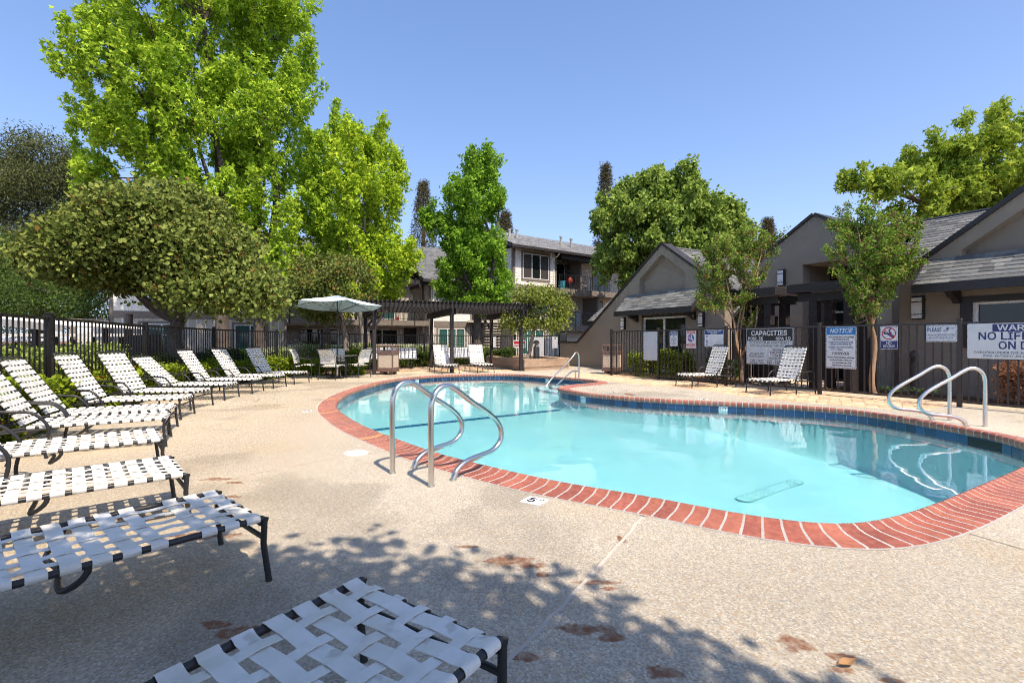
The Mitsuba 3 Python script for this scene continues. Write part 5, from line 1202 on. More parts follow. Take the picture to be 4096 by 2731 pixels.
def blob_points(blobs, n, rng, shell=.55, ncull=.75, gap=.53, gf=.8):
    b = np.array(blobs, float); a = (b[:, 3]*b[:, 4] + b[:, 4]*b[:, 5] + b[:, 3]*b[:, 5]); pr = a/a.sum()
    out, nrm = [], []
    while sum(map(len, out)) < n:
        i = rng.choice(len(b), size=n, p=pr); d = rng.normal(size=(n, 3)); d /= np.linalg.norm(d, axis=1, keepdims=True)
        bump = .80 + .38*meshkit.noise(d*2.6 + i[:, None]*7.3, 3)
        r = (shell + (1-shell)*rng.random(n)**.6)*bump
        p = b[i, :3] + d*b[i, 3:]*r[:, None]
        depth_in = np.zeros(n)
        for j in range(len(b)):
            q = np.sqrt((((p - b[j, :3])/b[j, 3:])**2).sum(1)); depth_in = np.maximum(depth_in, np.where(j == i, 0, .72 - q))
        ok = (depth_in <= 0) | (rng.random(n) > ncull)
        ok &= (meshkit.noise(p*np.array([gf, gf, gf*.8]), 5)*.65 + .35*meshkit.noise(p*gf*2.3, 6) + .10*rng.random(n)) > gap
        ok |= np.minimum(b[i, 3], b[i, 5]) < .5
        g = d/b[i, 3:]; g /= np.linalg.norm(g, axis=1, keepdims=True)
        out.append(p[ok]); nrm.append(g[ok])
    return np.vstack(out)[:n], np.vstack(nrm)[:n]

def plumes(blobs, npl, rng, L=(1.0, 2.0), rad=.30, dirw=(.6, 1.0, .25), per=30, shell=.55, droop=0.0, cull=.8):
    """leafy sprays: cluster centres along short branches that leave the crown's blobs; returns centres, normals, branch axes"""
    c, nr = blob_points(blobs, npl, rng, shell, cull, 0.0, .8)
    d = nr*dirw[0] + np.array([0, 0, dirw[1]]) + rng.normal(size=c.shape)*dirw[2]; d /= np.linalg.norm(d, axis=1, keepdims=True)
    Ls = rng.uniform(*L, npl)
    t = rng.random((npl, per))**.85
    w = rad*(.25 + 1.5*t*(1-t)*1.6)*(.7 + .6*rng.random((npl, 1)))
    off = rng.normal(size=(npl, per, 3)); off /= np.linalg.norm(off, axis=2, keepdims=True)
    off *= (rng.random((npl, per, 1))**.5)*w[..., None]
    q = c[:, None] + d[:, None]*(t*Ls[:, None] - .55*Ls[:, None])[..., None] + off
    q[..., 2] -= droop*(t**2)*Ls[:, None]
    nn = off/(np.linalg.norm(off, axis=2, keepdims=True) + 1e-9)*.8 + nr[:, None]*.5
    return q.reshape(-1, 3), nn.reshape(-1, 3), (c - d*Ls[:, None]*.55, c + d*Ls[:, None]*.38)

SHAPES_ = {
 'diamond': (np.array([(0, 0, 0), (.5, -.42, .10), (1, 0, 0), (.5, .42, .10)]), np.array([[0, 1, 2], [0, 2, 3]])),
 'oval': (np.array([(0, 0, 0), (.35, -.30, .07), (.75, -.30, .07), (1, 0, -.03), (.75, .30, .07), (.35, .30, .07)]), np.array([[0, 1, 2], [0, 2, 3], [0, 3, 4], [0, 4, 5]])),
 'star': (np.array([(0, 0, 0), (.25, -.62, -.05), (.42, -.2, .05), (1, 0, -.05), (.42, .2, .05), (.25, .62, -.05)]), np.array([[0, 1, 2], [0, 2, 4], [2, 3, 4], [0, 4, 5]])),
}
def leaves(centres, nrms, per, spread, size, rng, c0, c1, shape='diamond', width=1.0, outw=.5, upw=.45, rnd=1.05, droop=.3, cl_var=.25, accent=None, accent_p=0.0, flat=1.0, clump=None):
    n = len(centres)*per
    ci = np.repeat(np.arange(len(centres)), per)
    p = centres[ci] + rng.normal(size=(n, 3))*spread*np.array([1, 1, flat])
    nn = nrms[ci]*outw + np.array([0, 0, upw]) + rng.normal(size=(n, 3))*rnd; nn /= np.linalg.norm(nn, axis=1, keepdims=True)
    d = rng.normal(size=(n, 3)) + nrms[ci]*.8 - np.array([0, 0, droop]); d -= nn*(d*nn).sum(1, keepdims=True); d /= np.linalg.norm(d, axis=1, keepdims=True)
    s = np.cross(nn, d); sz = size*rng.uniform(.7, 1.25, n)
    sv, sf = SHAPES_[shape]; k = len(sv)
    v = p[:, None] + sz[:, None, None]*(sv[None, :, :1]*d[:, None] + sv[None, :, 1:2]*width*s[:, None] + sv[None, :, 2:]*nn[:, None])
    f = (sf[None] + (np.arange(n)*k)[:, None, None]).reshape(-1, 3)
    t = np.clip(rng.random(n)*(1-cl_var) + cl_var*rng.random(len(centres))[ci]*1.0, 0, 1)[:, None]
    col = np.array(c0)*(1-t) + np.array(c1)*t
    if accent is not None:
        m = rng.random(n) < accent_p*(.3 + 1.4*rng.random(len(centres))[ci]); col[m] = np.array(accent)*rng.uniform(.8, 1.2, (m.sum(), 1))
    return v.reshape(-1, 3), f, np.repeat(col, k, axis=0)

def limbs(base, tops, rng, r0, fork, mb, sub=None, wob=.25, n=7):
    """trunk up to the fork, then one limb to each top; sub: extra twig ends reached from the nearest limb point"""
    base, fork = np.array(base, float), np.array(fork, float)
    wn = min(1, r0/.16); tr = spline([base, base*.65+fork*.35 + rng.normal(size=3)*[.06*wn, .06*wn, 0], base*.3+fork*.7 + rng.normal(size=3)*[.08*wn, .08*wn, 0], fork], 10)
    mb.tube(tr, np.linspace(r0*1.15, r0*.8, 10)*np.r_[1.25, np.ones(9)], 10)
    nodes = []
    for t in tops:
        t = np.array(t, float); L = np.linalg.norm(t-fork)
        m1 = fork + (t-fork)*.33 + np.array([0, 0, .08*L]) + rng.normal(size=3)*wob*.12*L; m2 = fork + (t-fork)*.68 + np.array([0, 0, .06*L]) + rng.normal(size=3)*wob*.12*L
        pp = spline([fork, m1, m2, t], 12); rr = np.linspace(r0*.55, r0*.06+.008, 12); mb.tube(pp, rr, 7)
        nodes += list(zip(pp[3:], rr[3:]))
    if sub is not None and len(nodes):
        P = np.array([q[0] for q in nodes]); Rr = np.array([q[1] for q in nodes])
        for s in sub:
            i = int(np.argmin(np.linalg.norm(P - s, axis=1) + .6*np.maximum(0, P[:, 2]-s[2])))
            a = P[i]; L = np.linalg.norm(s-a)
            if L < .15 or L > 6: continue
            mid = (a+s)/2 + rng.normal(size=3)*.1*L + [0, 0, .05*L]
            mb.tube(spline([a, mid, s], 6), np.linspace(min(Rr[i]*.6, .012+.02*L), .006, 6), 4)
def tree(name, label, cat, blobs, ncl, per, spread, size, seed, c0, c1, base, fork, r0, tops, bark='m_bark', leafm='m_leaf', nsub=60, group=None, shell=.55, cull=.75, gap=.52, gf=.8, pl=None, **kw):
    """pl: (number of sprays, leaf clusters on each, options of plumes); without it the leaves fill the blobs' shells"""
    rng = np.random.default_rng(seed); k = thing(name, label, cat, group)
    mb = MB()
    if pl:
        c, nr, (a, b) = plumes(blobs, pl[0], rng, per=pl[1], shell=shell, **pl[2]); sub = a[rng.choice(len(a), min(nsub, len(a)), replace=False)]
        for p0, p1 in zip(a, b): mb.tube([p0, (p0+p1)/2, p1], [.016, .011, .004], 4, False)
    else:
        c, nr = blob_points(blobs, ncl, rng, shell, cull, gap, gf); sub = c[rng.choice(len(c), min(nsub, len(c)), replace=False)]
    v, f, col = leaves(c, nr, per, spread, size, rng, c0, c1, **kw)
    part(k, 'crown', trimesh.Trimesh(v, f, process=False), leafm, color=col, kind='stuff')
    limbs(base, tops, rng, r0, fork, mb, sub)
    part(k, 'trunk', mb, bark, 60)
    return k
def tp(bl, idx, dz=0.0): return [(bl[i][0], bl[i][1], bl[i][2] + dz) for i in idx]

LIME0, LIME1 = (.17, .32, .02), (.62, .80, .09)
SA=[(-15.7,21.38,13.84,3.0,3.1,3.7),(-17.3,21.32,12.85,2.1,2.2,2.1),(-14.8,21.71,17.52,3.2,3.4,4.27),(-16.8,21.48,10.06,2.11,2.16,2.11),(-13.99,21.28,11.31,2.28,2.36,3.8),(-13.78,21.86,8.07,1.95,1.96,2.34),(-16.4,22.86,21.65,2.8,2.8,4.08),(-14.28,22.66,23.5,3.24,3.14,5.06),(-17.6,22.33,16.19,1.6,1.6,2.39),(-18.16,21.73,8.22,1.36,1.38,1.16),(-18.91,22.04,11.37,1.38,1.38,1.18)]
tree('sweetgum_tree', 'tallest lime green sweetgum, rising out of the top of the photo at the left', 'tree', SA, 0, 5, .10, .19, 11, LIME0, LIME1, (-12.9, 22, 0), (-13.3, 21.9, 5.2), .28, tp(SA, [0, 1, 2, 3, 4, 6, 7, 8], .5), nsub=330, shape='star', group='sweetgum trees', shell=.25, accent=(.40, .52, .04), accent_p=.07, pl=(330, 44, dict(L=(1.2, 2.4), rad=.42, dirw=(.55, 1.0, .3))))
SB=[(-11.8,24.16,16.77,1.85,1.9,4.1),(-12.0,23.95,12.4,2.0,2.1,3.6),(-12.09,23.93,8.93,2.03,2.08,3.2),(-12.22,24.17,5.99,1.62,1.64,2.59),(-12.2,25.15,22.13,1.9,1.9,4.49),(-13.95,24.95,18.18,2.01,1.97,4.46),(-12.74,24.78,4.12,1.33,1.31,1.33),(-13.63,24.78,11.2,1.33,1.31,3.1),(-10.9,24.22,14.0,1.1,1.1,1.8)]
tree('sweetgum_tree', 'tall narrow sweetgum just right of the tallest one, cut by the top of the photo', 'tree', SB, 0, 5, .10, .19, 12, LIME0, LIME1, (-12.6, 24.6, 0), (-12.7, 24.5, 5.0), .27, tp(SB, [0, 1, 2, 4, 5, 7], .5), nsub=200, shape='star', group='sweetgum trees', shell=.25, accent=(.40, .52, .04), accent_p=.05, pl=(225, 42, dict(L=(1.2, 2.4), rad=.42, dirw=(.45, 1.0, .3))))
SC=[(-10.51,27.3,10.03,1.46,1.47,3.66),(-10.04,27.57,13.07,0.81,0.81,1.72),(-10.08,27.8,6.71,1.86,1.84,2.73),(-11.22,27.87,7.9,1.3,1.3,2.7)]
tree('sweetgum_tree', 'light green sweetgum with a pointed top, third from the left', 'tree', SC, 0, 5, .10, .18, 13, LIME0, LIME1, (-10.6, 27.8, 0), (-10.5, 27.7, 4.0), .2, tp(SC, [0, 1, 2, 3], .5), nsub=110, shape='star', group='sweetgum trees', shell=.25, pl=(125, 38, dict(L=(.9, 1.8), rad=.36, dirw=(.5, 1.0, .3))))
SD=[(-7.24,24.03,8.97,1.48,1.64,2.36),(-6.8,24.55,11.55,0.64,0.7,1.42),(-7.51,24.72,6.3,1.29,1.5,2.0),(-5.98,24.5,8.9,0.64,0.7,2.41),(-8.04,24.32,9.93,0.72,0.79,1.95),(-6.98,24.47,3.87,1.41,1.53,1.2),(-5.67,24.22,5.35,0.89,0.98,1.19),(-6.36,24.77,4.34,0.81,0.88,1.11)]
tree('sweetgum_tree', 'yellow green sweetgum with a leaning pale trunk behind the umbrella', 'tree', SD, 0, 5, .10, .17, 14, (.24, .38, .02), (.60, .76, .07), (-7.3, 24.2, 0), (-7.7, 24.5, 3.6), .24, tp(SD, [0, 1, 2, 3, 4, 6], .4), 'm_barkpale', nsub=130, shape='star', group='sweetgum trees', shell=.25, accent=(.50, .56, .04), accent_p=.08, pl=(150, 38, dict(L=(.9, 1.8), rad=.34, dirw=(.5, 1.0, .3))))
SE=[(-2.02,27.06,8.97,1.73,1.88,2.17),(-1.78,26.86,10.78,0.93,1.01,1.08),(-2.72,27.52,6.4,1.69,1.81,2.21),(-1.55,27.09,6.08,1.55,1.69,2.18),(-1.88,27.5,4.44,1.77,1.88,1.47),(-3.33,27.26,4.89,1.01,1.08,1.22),(-0.57,27.0,9.2,0.53,0.58,0.43),(-1.23,26.92,3.76,1.21,1.33,0.96),(-4.24,27.06,7.76,0.75,0.82,0.63)]
tree('sweetgum_tree', 'deep green sweetgum standing alone against the sky behind the pergola', 'tree', SE, 0, 5, .10, .18, 15, (.10, .24, .02), (.38, .60, .07), (-1.95, 27.2, 0), (-1.95, 27.2, 3.4), .24, tp(SE, [0, 1, 2, 3, 6, 8], .4), nsub=110, shape='star', group='sweetgum trees', shell=.25, pl=(175, 40, dict(L=(.8, 1.5), rad=.38, dirw=(.6, 1.0, .35))))
OK_=[(10.37,32.81,9.17,4.39,4,3.81),(7.63,32.37,9.35,2.6,2.65,2.89),(6.9,32.7,7.9,1.7,1.8,1.8),(13.9,33.55,9.05,2.55,2.5,3.0),(10.77,32.25,11.62,2.3,2.36,1.58),(12.03,31.78,6.36,3.69,3.83,2.55),(9.9,33.29,6.01,2.8,3.0,2.08),(8.67,33.04,10.99,1.77,1.77,1.48),(15.13,32.97,5.97,1.47,1.47,2.36)]
tree('broad_tree', 'big rounded mid green tree behind the left gable of the clubhouse', 'tree', [(b[0], b[1], b[2]-.25, b[3]*.9, b[4]*.9, b[5]*.9) for b in OK_], 0, 5, .12, .25, 16, (.12, .21, .035), (.48, .60, .14), (10.6, 33.2, 0), (10.6, 33, 4.4), .5, tp(OK_, range(8), .3), nsub=260, shape='oval', shell=.5, droop=1.1, cull=.85, accent=(.34, .46, .10), accent_p=.12, pl=(430, 40, dict(L=(1.0, 1.9), rad=.50, dirw=(1.0, .5, .4), droop=.35)))
SY=[(22.7,24.83,11.22,1.55,1.56,1.33),(21.79,25.58,9.93,1.71,1.67,1.26),(19.29,24.71,9.19,1.32,1.34,0.88),(18.13,24.94,9.59,1.0,1.0,0.4),(24.54,24.67,11.6,1.54,1.56,1.32),(24.42,25.23,9.35,2.48,2.46,1.58),(21.47,24.69,8.3,1.98,2.01,1.1),(26.44,24.8,10.54,1.99,2.01,1.99),(26.8,25.35,8.49,2.04,2.01,1.36)]
tree('sycamore_tree', 'open branched yellow green sycamore behind the clubhouse roof at the right', 'tree', SY, 0, 5, .12, .22, 17, (.14, .24, .03), (.56, .68, .10), (23.6, 25.2, 0), (23.4, 25.1, 5.8), .36, tp(SY, range(9), .2), 'm_barkpale', nsub=190, shape='star', shell=.3, accent=(.45, .50, .05), accent_p=.1, pl=(170, 34, dict(L=(1.0, 1.9), rad=.42, dirw=(1.0, .45, .45), droop=.15)))
DK=[(-34.3,35.64,13.2,2.9,2.89,3.1),(-37.25,36.09,10.93,2.26,2.25,4.83),(-32.9,36.55,11.6,2.0,1.93,2.6),(-35.07,35.19,6.92,2.83,2.89,2.83),(-38.75,35.11,9.41,2.82,2.89,5.02),(-32.9,35.57,7.93,2.22,2.25,2.22),(-30.6,36.4,9.2,1.9,1.9,2.6)]
tree('eucalyptus_tree', 'dark olive eucalyptus with drooping fine leaves at the left edge of the photo', 'tree', DK, 3600, 20, .36, .26, 18, (.07, .09, .03), (.23, .25, .11), (-35, 36, 0), (-35, 36, 4), .45, tp(DK, range(7)), nsub=120, width=.35, droop=1.4, leafm='m_leafdull', shell=.4, rnd=1.0)
DL=[(-26.66,27.49,3.7,2.7,2.65,1.47),(-24.11,27.12,3.43,1.45,1.45,1.21),(-27.59,26.73,4.11,1.43,1.45,1.67),(-23.19,26.89,4.61,0.96,0.96,1.44),(-28.84,26.56,4.57,1.9,1.93,2.13),(-30.5,30.5,4.5,2.6,2.0,3.6),(-26.5,31.5,4.5,3.2,2,3.4),(-22.8,30.6,4.2,2.4,1.5,2.6)]
tree('bushy_tree', 'glossy dark green bushy tree behind the carports at the left', 'tree', DL, 3000, 18, .26, .15, 19, (.05, .10, .025), (.16, .24, .06), (-26.6, 28, 0), (-26.5, 28, 2.2), .25, tp(DL, range(8)), nsub=120, leafm='m_leafgloss', width=.55, shell=.35)
for i, (x, y, zt, w, lab) in enumerate([(-9.1, 50, 17.6, 2.6, 'dull brown green redwood between the yellow sweetgum and the lone one'), (9.6, 50, 19.4, 2.0, 'slim brown redwood tip left of the broad round tree'), (13.9, 48, 18.2, 1.6, 'small redwood tip showing behind the left shoulder of the broad tree'), (26.2, 50, 13.8, 2.2, 'redwood tip behind the right shoulder of the broad tree'), (-28.5, 50, 14.6, 2.6, 'brown redwood glimpsed between the two tallest sweetgums'), (-15.9, 50, 12.5, 3.0, 'brown redwood seen low between the sweetgum trunks'), (-.7, 50, 14.6, 2.0, 'redwood tip right of the lone sweetgum')]):
    rng = np.random.default_rng(60+i); k = thing('redwood_tree', lab, 'tree', 'far redwoods')
    nn = 1100; hgt = rng.random(nn)**.8; zc = 2 + (zt-2.2)*hgt; rad = w*(1-hgt)**.75*(.5+.5*rng.random(nn)) + .12; an = rng.random(nn)*6.283
    c = np.c_[x + rad*np.cos(an), y + rad*np.sin(an), zc - .25*rad]; nr = np.c_[np.cos(an), np.sin(an), np.full(nn, .2)]
    v, f, col = leaves(c, nr, 12, .17, .26, rng, (.08, .09, .045), (.21, .20, .11), width=.3, droop=.4, accent=(.17, .10, .06), accent_p=.14)
    part(k, 'crown', trimesh.Trimesh(v, f, process=False), 'm_leafdull', color=col, kind='stuff'); part(k, 'trunk', MB().tube([(x, y, 0), (x, y, zt*.6), (x, y, zt-.3)], [.4, .22, .03], 8), 'm_bark', 60)
PH=[(-9.63,12.74,4.18,1.51,1.62,0.78),(-10.73,13.04,3.67,1.51,1.62,0.63),(-11.83,12.92,3.39,0.97,1.04,0.43),(-9.09,13.12,3.8,1.84,1.97,0.92),(-8.26,13.11,3.21,1.35,1.45,0.81),(-7.07,12.74,2.64,0.92,0.99,0.56),(-6.47,12.86,2.26,0.45,0.49,0.32),(-10.14,13.42,3.41,1.94,2.09,0.63),(-7.96,12.82,2.46,1.19,1.28,0.35),(-10.63,12.79,3.11,1.24,1.33,0.45),(-9.14,13.36,4.8,1.13,1.22,0.45)]
tree('umbrella_shrub_tree', 'big dome shaped olive green photinia tree with a short dark trunk behind the left loungers', 'tree', PH, 3000, 21, .15, .12, 21, (.055, .095, .018), (.38, .43, .11), (-9.0, 13.25, 0), (-9.0, 13.2, 1.75), .19, [(-11.3, 12.7, 2.9), (-10.2, 12.4, 3.0), (-7.4, 13.0, 2.6), (-8.2, 14, 3.2), (-9.6, 13.6, 3.4), (-8.3, 12.4, 2.9), (-12, 13.4, 3.3), (-9.2, 13, 3.8)], nsub=170, leafm='m_leafgloss', shape='oval', shell=.75, gap=.2, outw=.6, upw=.3, droop=-.4, accent=(.26, .16, .05), accent_p=.03, cull=.9)
PS=[(-6.98,19.03,3.44,1.36,1.39,0.85),(-7.54,19.37,2.79,0.86,0.87,0.78),(-6.46,19.77,3.0,0.85,0.84,0.85),(-7.14,19.7,3.96,1.06,1.04,0.53),(-8.27,19.47,3.67,0.52,0.52,0.7)]
tree('umbrella_shrub_tree', 'smaller bronze tinged photinia tree behind the pale umbrella', 'tree', PS, 1100, 18, .15, .11, 22, (.08, .13, .03), (.28, .32, .08), (-6.6, 19.6, 0), (-6.75, 19.5, 1.7), .11, [(-7.6, 19.3, 3), (-6.3, 19.8, 3), (-7.0, 18.9, 3.4), (-7.1, 19.7, 3.8)], 'm_barkpale', nsub=60, leafm='m_leafgloss', shape='oval', shell=.6, droop=-.4, accent=(.28, .16, .05), accent_p=.09)
PT=[(1.16,20.29,2.55,1.27,1.24,0.70),(0.43,19.97,2.39,0.8,0.8,0.58),(1.86,20.06,2.58,0.72,0.71,0.6),(0.95,19.76,3.0,0.97,0.98,0.34),(0.25,19.73,1.94,0.79,0.8,0.36),(1.58,19.87,1.9,0.71,0.71,0.36)]
tree('planter_tree', 'small yellow green tree with a leaning pale trunk growing in the planter', 'tree', PT, 620, 12, .13, .10, 23, (.10, .15, .025), (.38, .42, .09), (.62, 20.1, .38), (.95, 20.15, 1.75), .085, [(1.2, 20.4, 2.5), (.4, 19.9, 2.4), (1.8, 20, 2.5), (.9, 19.8, 2.9), (.2, 19.7, 2.0), (1.5, 19.9, 2.0)], 'm_barkpale', nsub=260, leafm='m_leafgloss', shape='oval', shell=.35, droop=-.4)
CA=[(6.34,13.54,3.4,0.6,0.61,0.6),(5.78,13.65,3.18,0.55,0.55,0.61),(6.85,13.86,2.96,0.49,0.49,0.49),(6.01,13.63,2.56,0.61,0.61,0.49),(5.51,13.58,2.32,0.34,0.34,0.27),(6.53,13.56,3.89,0.42,0.43,0.34),(5.65,13.63,3.72,0.32,0.32,0.32),(7.05,13.75,3.74,0.27,0.27,0.32),(7.37,13.67,4.15,0.29,0.29,0.17),(6.38,13.64,1.95,0.43,0.43,0.27)]
tree('crape_myrtle', 'bronze tipped crape myrtle before the left clubhouse gable, left of the pair', 'tree', CA, 0, 6, .035, .06, 24, (.08, .17, .025), (.36, .50, .09), (6.25, 13.2, 0), (6.28, 13.4, .75), .05, tp(CA, [0, 1, 2, 3, 4, 6, 7, 8], .1), 'm_barktan', nsub=120, leafm='m_leafgloss', shell=.3, accent=(.26, .12, .07), accent_p=.2, width=.8, group='crape myrtles', droop=-.5, pl=(95, 32, dict(L=(.45, .85), rad=.11, dirw=(.7, .9, .3))))
CB=[(7.9,10.74,3.33,0.58,0.58,0.62),(7.71,11.01,3.88,0.34,0.34,0.44),(8.58,10.88,3.74,0.44,0.44,0.39),(7.84,10.78,2.57,0.58,0.58,0.43),(8.3,10.76,2.56,0.43,0.44,0.43),(7.29,10.83,3.25,0.23,0.23,0.21),(7.95,10.81,1.99,0.41,0.41,0.37),(8.37,10.97,2.98,0.59,0.58,0.49),(8.75,10.84,3.93,0.25,0.25,0.21),(8.78,10.82,2.86,0.25,0.25,0.17)]
tree('crape_myrtle', 'bronze tipped crape myrtle with a tan trunk behind the no diving sign', 'tree', CB, 0, 6, .035, .055, 25, (.08, .17, .025), (.36, .52, .09), (8.12, 10.95, 0), (8.05, 10.9, 1.45), .055, tp(CB, [0, 1, 2, 3, 4, 7, 8], .1), 'm_barktan', nsub=120, leafm='m_leafgloss', shell=.25, accent=(.26, .12, .07), accent_p=.14, width=.8, group='crape myrtles', droop=-.5, pl=(112, 38, dict(L=(.4, .75), rad=.11, dirw=(.7, .9, .3))))
# tree behind the camera whose leaves shade the near deck
ST=[(-0.12,-0.07,3.77,0.75,0.75,0.5),(0.73,-0.22,4.12,0.7,0.7,0.5),(1.48,-0.57,4.08,0.75,0.75,0.5),(2.18,-0.87,3.83,0.6,0.6,0.5),(-1.02,-0.57,3.95,0.9,0.9,0.5),(1.48,-1.67,3.92,1.2,1.2,0.5),(0.18,-1.37,4.03,1.2,1.2,0.5),(2.68,-1.42,4.09,0.7,0.7,0.5),(-1.12,-1.97,3.75,1.3,1.3,0.5),(0.88,-2.77,3.71,1.4,1.4,0.5),(-2.12,-0.57,4.12,1.0,1.0,0.5),(3.08,-2.17,3.92,0.9,0.9,0.5),(-0.52,-4.17,4.88,2,2,0.5),(1.48,-5.17,4.5,2,2,0.5),(-2.02,-2.97,3.92,1.4,1.4,0.5)]
tree('shade_tree', 'spreading evergreen tree behind the camera that shades the near deck', 'tree', ST, 4200, 18, .12, .10, 26, (.05, .085, .022), (.185, .21, .065), (1.6, -5.2, 0), (1.5, -4.9, 2.8), .2, tp(ST, range(8)), nsub=120, leafm='m_leafgloss', shape='oval', shell=.1, gap=.40, gf=1.7)

ST2=[(-4.9,-.3,4.3,1.5,1.6,1.0),(-6.0,-2.2,4.8,2.0,2.0,1.2),(0.2,-5.8,6.2,3.0,2.5,2.0),(-3.2,-5.4,6.2,3.0,2.5,2.0),(3.4,-5.4,5.6,2.2,2.2,1.6),(-5.6,-4.6,5.6,2.2,2.2,1.6)]
tree('shade_tree', 'larger evergreen tree behind the camera at the left', 'tree', ST2, 3800, 18, .17, .13, 27, (.05, .085, .022), (.185, .21, .065), (-4.6, -4.6, 0), (-4.5, -4.4, 2.8), .26, tp(ST2, range(6)), nsub=140, leafm='m_leafgloss', shape='oval', shell=.2, gap=.3)

def hedge(name, label, pts, w, h, size, c0, c1, seed, dens=1100, per=5, group=None, leafm='m_leafgloss', z0=0.0, shape='oval', accent=None, ap=0.0, cat='hedge'):
    rng = np.random.default_rng(seed); k = thing(name, label, cat, group); ls = sg.LineString(pts); L = ls.length
    n = int(dens*L*(h+w)*.5)
    s = rng.random(n)*L; q = np.array([ls.interpolate(x).coords[0] for x in s]); q2 = np.array([ls.interpolate(min(L, x+.1)).coords[0] for x in s]); q1 = np.array([ls.interpolate(max(0, x-.1)).coords[0] for x in s])
    t = q2-q1; t /= np.linalg.norm(t, axis=1, keepdims=True)+1e-9; nr = np.c_[-t[:, 1], t[:, 0]]
    hh = h*(.82 + .3*meshkit.noise(np.c_[q*1.1, np.zeros(n)], seed)); ww = w*(.85 + .3*meshkit.noise(np.c_[q*.9, np.ones(n)*5], seed))
    a = rng.random(n)*math.pi; rr = .72 + .28*rng.random(n)
    e = .55
    off = np.sign(np.cos(a))*np.abs(np.cos(a))**e*rr*ww/2; z = np.abs(np.sin(a))**e*rr*hh
    low = rng.random(n) < .3; off = np.where(low, np.sign(rng.random(n)-.5)*ww/2*rr, off); z = np.where(low, rng.random(n)*hh, z)
    c = np.c_[q + nr*off[:, None], z0 + z]; no = np.c_[nr*np.cos(a)[:, None], np.sin(a)]
    v, f, col = leaves(c, no, per, size*.55, size, rng, c0, c1, shape=shape, outw=.7, upw=.4, rnd=.7, droop=-.3, accent=accent, accent_p=ap)
    part(k, 'foliage', trimesh.Trimesh(v, f, process=False), leafm, color=col, kind='stuff')
    mb = MB()
    for i in range(int(L*3)+2):
        b = np.array(ls.interpolate(rng.random()*L).coords[0]); mb.tube([(*b, z0), (*(b+rng.normal(size=2)*.06), z0+h*.4), (*(b+rng.normal(size=2)*.12), z0+h*.75)], [.014, .010, .005], 5)
    part(k, 'stems', mb, 'm_bark')
    return k
YG0, YG1 = (.07, .14, .012), (.36, .44, .04)
hedge('low_hedge', 'bright yellow green glossy low hedge behind the nearest left loungers', [(-5.7, 4.4), (-6.35, 5.9), (-6.85, 7.2)], .75, .62, .075, YG0, YG1, 31, accent=(.26, .14, .03), ap=.05)
hedge('low_hedge', 'bright yellow green glossy low hedge behind the middle left loungers', [(-7.25, 8.3), (-7.75, 9.9), (-8.1, 11.4)], .7, .60, .075, YG0, YG1, 32, accent=(.26, .14, .03), ap=.05)
hedge('low_hedge', 'bright yellow green glossy low hedge behind the farthest left loungers', [(-8.2, 12.3), (-8.25, 14.2), (-8.0, 16.0), (-7.3, 16.8), (-6.6, 17.2)], .7, .58, .075, YG0, YG1, 33)
hedge('low_hedge', 'glossy low shrub between the patio chairs and the left pergola post', [(-6.2, 17.1), (-5.2, 17.2)], .8, .78, .075, (.06, .12, .012), (.22, .30, .03), 34)
hedge('tall_hedge', 'pale variegated hedge growing behind the left fence', [(-6.6, 3.9), (-7.3, 6.0), (-8.3, 8.6), (-9.1, 11.0)], .8, 1.02, .08, (.13, .22, .03), (.50, .58, .15), 35, 1200)
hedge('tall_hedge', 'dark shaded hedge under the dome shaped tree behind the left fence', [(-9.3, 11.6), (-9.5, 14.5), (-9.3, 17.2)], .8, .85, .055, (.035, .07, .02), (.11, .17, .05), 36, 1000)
hedge('tall_hedge', 'clipped variegated hedge behind the far fence and the umbrella', [(-9.1, 17.6), (-8.4, 20.4), (-6.8, 22.9), (-4.4, 24.6), (-2.1, 25.6), (-1.2, 25.8)], .7, .98, .055, (.16, .24, .07), (.56, .62, .30), 37, 900)
hedge('low_hedge', 'dark green hedge behind the benches before the far fence', [(-7.3, 20.2), (-6.0, 21.9), (-4.2, 23.3), (-2.0, 24.4), (-.9, 24.5)], .7, .62, .06, (.035, .075, .018), (.14, .20, .04), 38, 900)
hedge('low_hedge', 'dark green clipped shrub between the pergola and the planter', [(-1.2, 23.9), (.1, 23.6)], .9, .8, .06, (.03, .065, .018), (.12, .18, .04), 39, 900)
hedge('shrub', 'leafy yellow green shrub behind the left end of the right fence', [C2(-12.7, 12.2), C2(-11.9, 12.2)], .7, .85, .08, YG0, YG1, 40, 900, 4, cat='shrub')
hedge('shrub', 'leafy yellow green shrub behind the blank sign on the right fence', [C2(-11.4, 12.2), C2(-10.5, 12.25)], .7, .95, .08, YG0, YG1, 41, 900, 4, cat='shrub')
hedge('dry_shrub', 'dry reddish brown shrub behind the right fence under the warning sign', [C2(-3.5, 12.75), C2(-2.6, 12.85)], .9, .82, .05, (.15, .06, .035), (.42, .24, .15), 42, 1500, 4, z0=.08, cat='shrub', leafm='m_leafdull', shape='diamond')
hedge('dry_shrub', 'dry reddish brown shrub at the right edge of the photo behind the fence', [C2(-2.2, 12.8), C2(-1.2, 12.8)], .9, .80, .05, (.12, .04, .035), (.34, .18, .13), 43, 1500, 4, z0=.08, cat='shrub', leafm='m_leafdull', shape='diamond')
hy = thing('hydrangea', 'hydrangea with pale green flower heads behind the fence left of the capacities sign', 'shrub')
rng = np.random.default_rng(44); cen = C2(-9.2, 12.35)
c = np.c_[rng.normal(size=(60, 2))*.2 + cen, .15 + .45*rng.random(60)]; nr = np.c_[rng.normal(size=(60, 2))*.5, np.ones(60)]
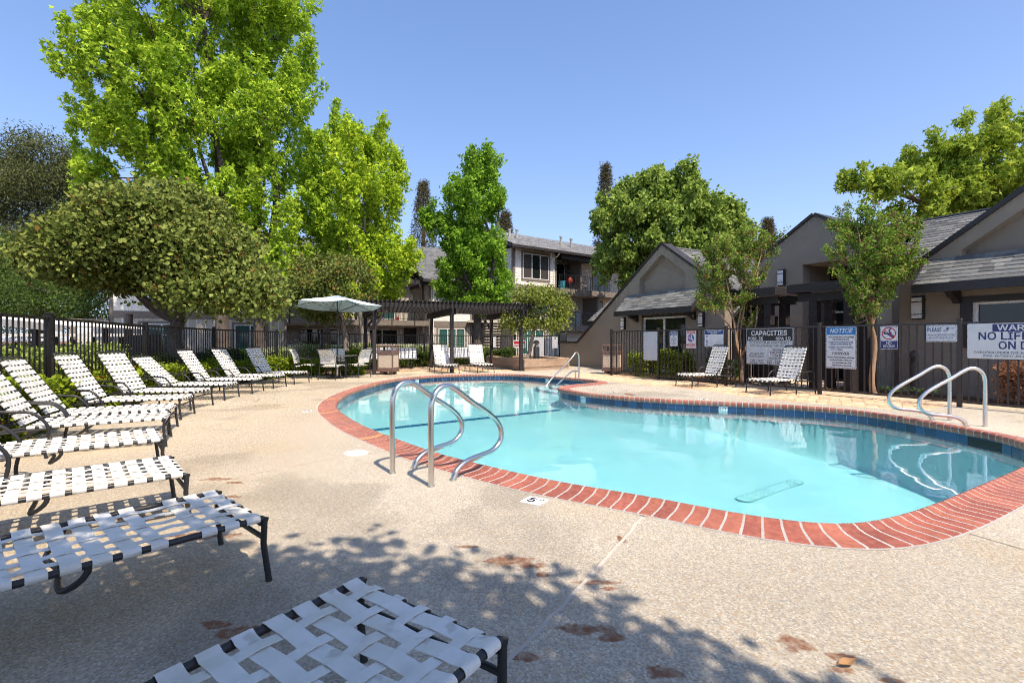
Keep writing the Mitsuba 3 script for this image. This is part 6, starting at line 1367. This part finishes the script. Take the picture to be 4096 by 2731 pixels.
v, f, col = leaves(c, nr, 4, .06, .10, rng, (.05, .12, .015), (.15, .26, .04), shape='oval'); part(hy, 'foliage', trimesh.Trimesh(v, f, process=False), 'm_leafgloss', color=col, kind='stuff')
for i in range(6):
    q = np.array([cen[0]+rng.normal()*.2, cen[1]+rng.normal()*.15, .45+.2*rng.random()]); m = trimesh.creation.icosphere(2, .075); m.vertices += rng.normal(size=m.vertices.shape)*.008
    part(hy, 'flower_head', MB(frame(*q[:2], 0, q[2])).tm(m), mat('m_hydra', (.34, .40, .20), .9) if i == 0 else 'm_hydra')
    part(hy, 'stem', MB().tube([(cen[0], cen[1], 0), (*q[:2], q[2])], .005, 5), 'm_bark')
for i, (s_, w_) in enumerate([(-5.2, 12.7), (-4.7, 12.85), (-7.9, 12.1), (-9.8, 13.0)]):
    rng = np.random.default_rng(50+i); k = thing('strap_plant', ['low strap leaved plant under the no diving sign behind the fence', 'low strap leaved plant left of the shower sign behind the fence', 'low strap leaved plant under the capacities sign behind the fence', 'low strap leaved plant beside the caution sign bollard'][i], 'plant')
    cx, cy = C2(s_, w_); mb = MB()
    for j in range(46):
        a = rng.random()*6.283; L = rng.uniform(.25, .5); d = np.array([math.cos(a), math.sin(a)]); sd = (-d[1], d[0], 0)
        mb.tm(ribbon([(cx+d[0]*L*t*.8, cy+d[1]*L*t*.8, L*(t*1.1 - .75*t*t)) for t in np.linspace(.02, 1, 6)], sd, .018, .001))
    part(k, 'leaf_tuft', mb, mat('m_strapleaf', (.05, .10, .03), .5) if i == 0 else 'm_strapleaf', kind='stuff')
# leaf litter
rng = np.random.default_rng(70)
pt = np.vstack([np.c_[rng.uniform(-6.9, -5.0, 700), rng.uniform(4.2, 8.5, 700)], np.array([C2(s, w) for s, w in zip(rng.uniform(-12.5, -1, 900), rng.uniform(11.6, 13.8, 900))])])
c = np.c_[pt, np.full(len(pt), -.018)]
v, f, col = leaves(c, np.tile([0, 0, 1.0], (len(c), 1)), 1, .01, .055, rng, (.10, .05, .025), (.36, .22, .12), upw=1.5, rnd=.3, flat=.3)
struct('leaf_litter', trimesh.Trimesh(v, f, process=False), 'm_leafdull', kind='stuff', color=col)
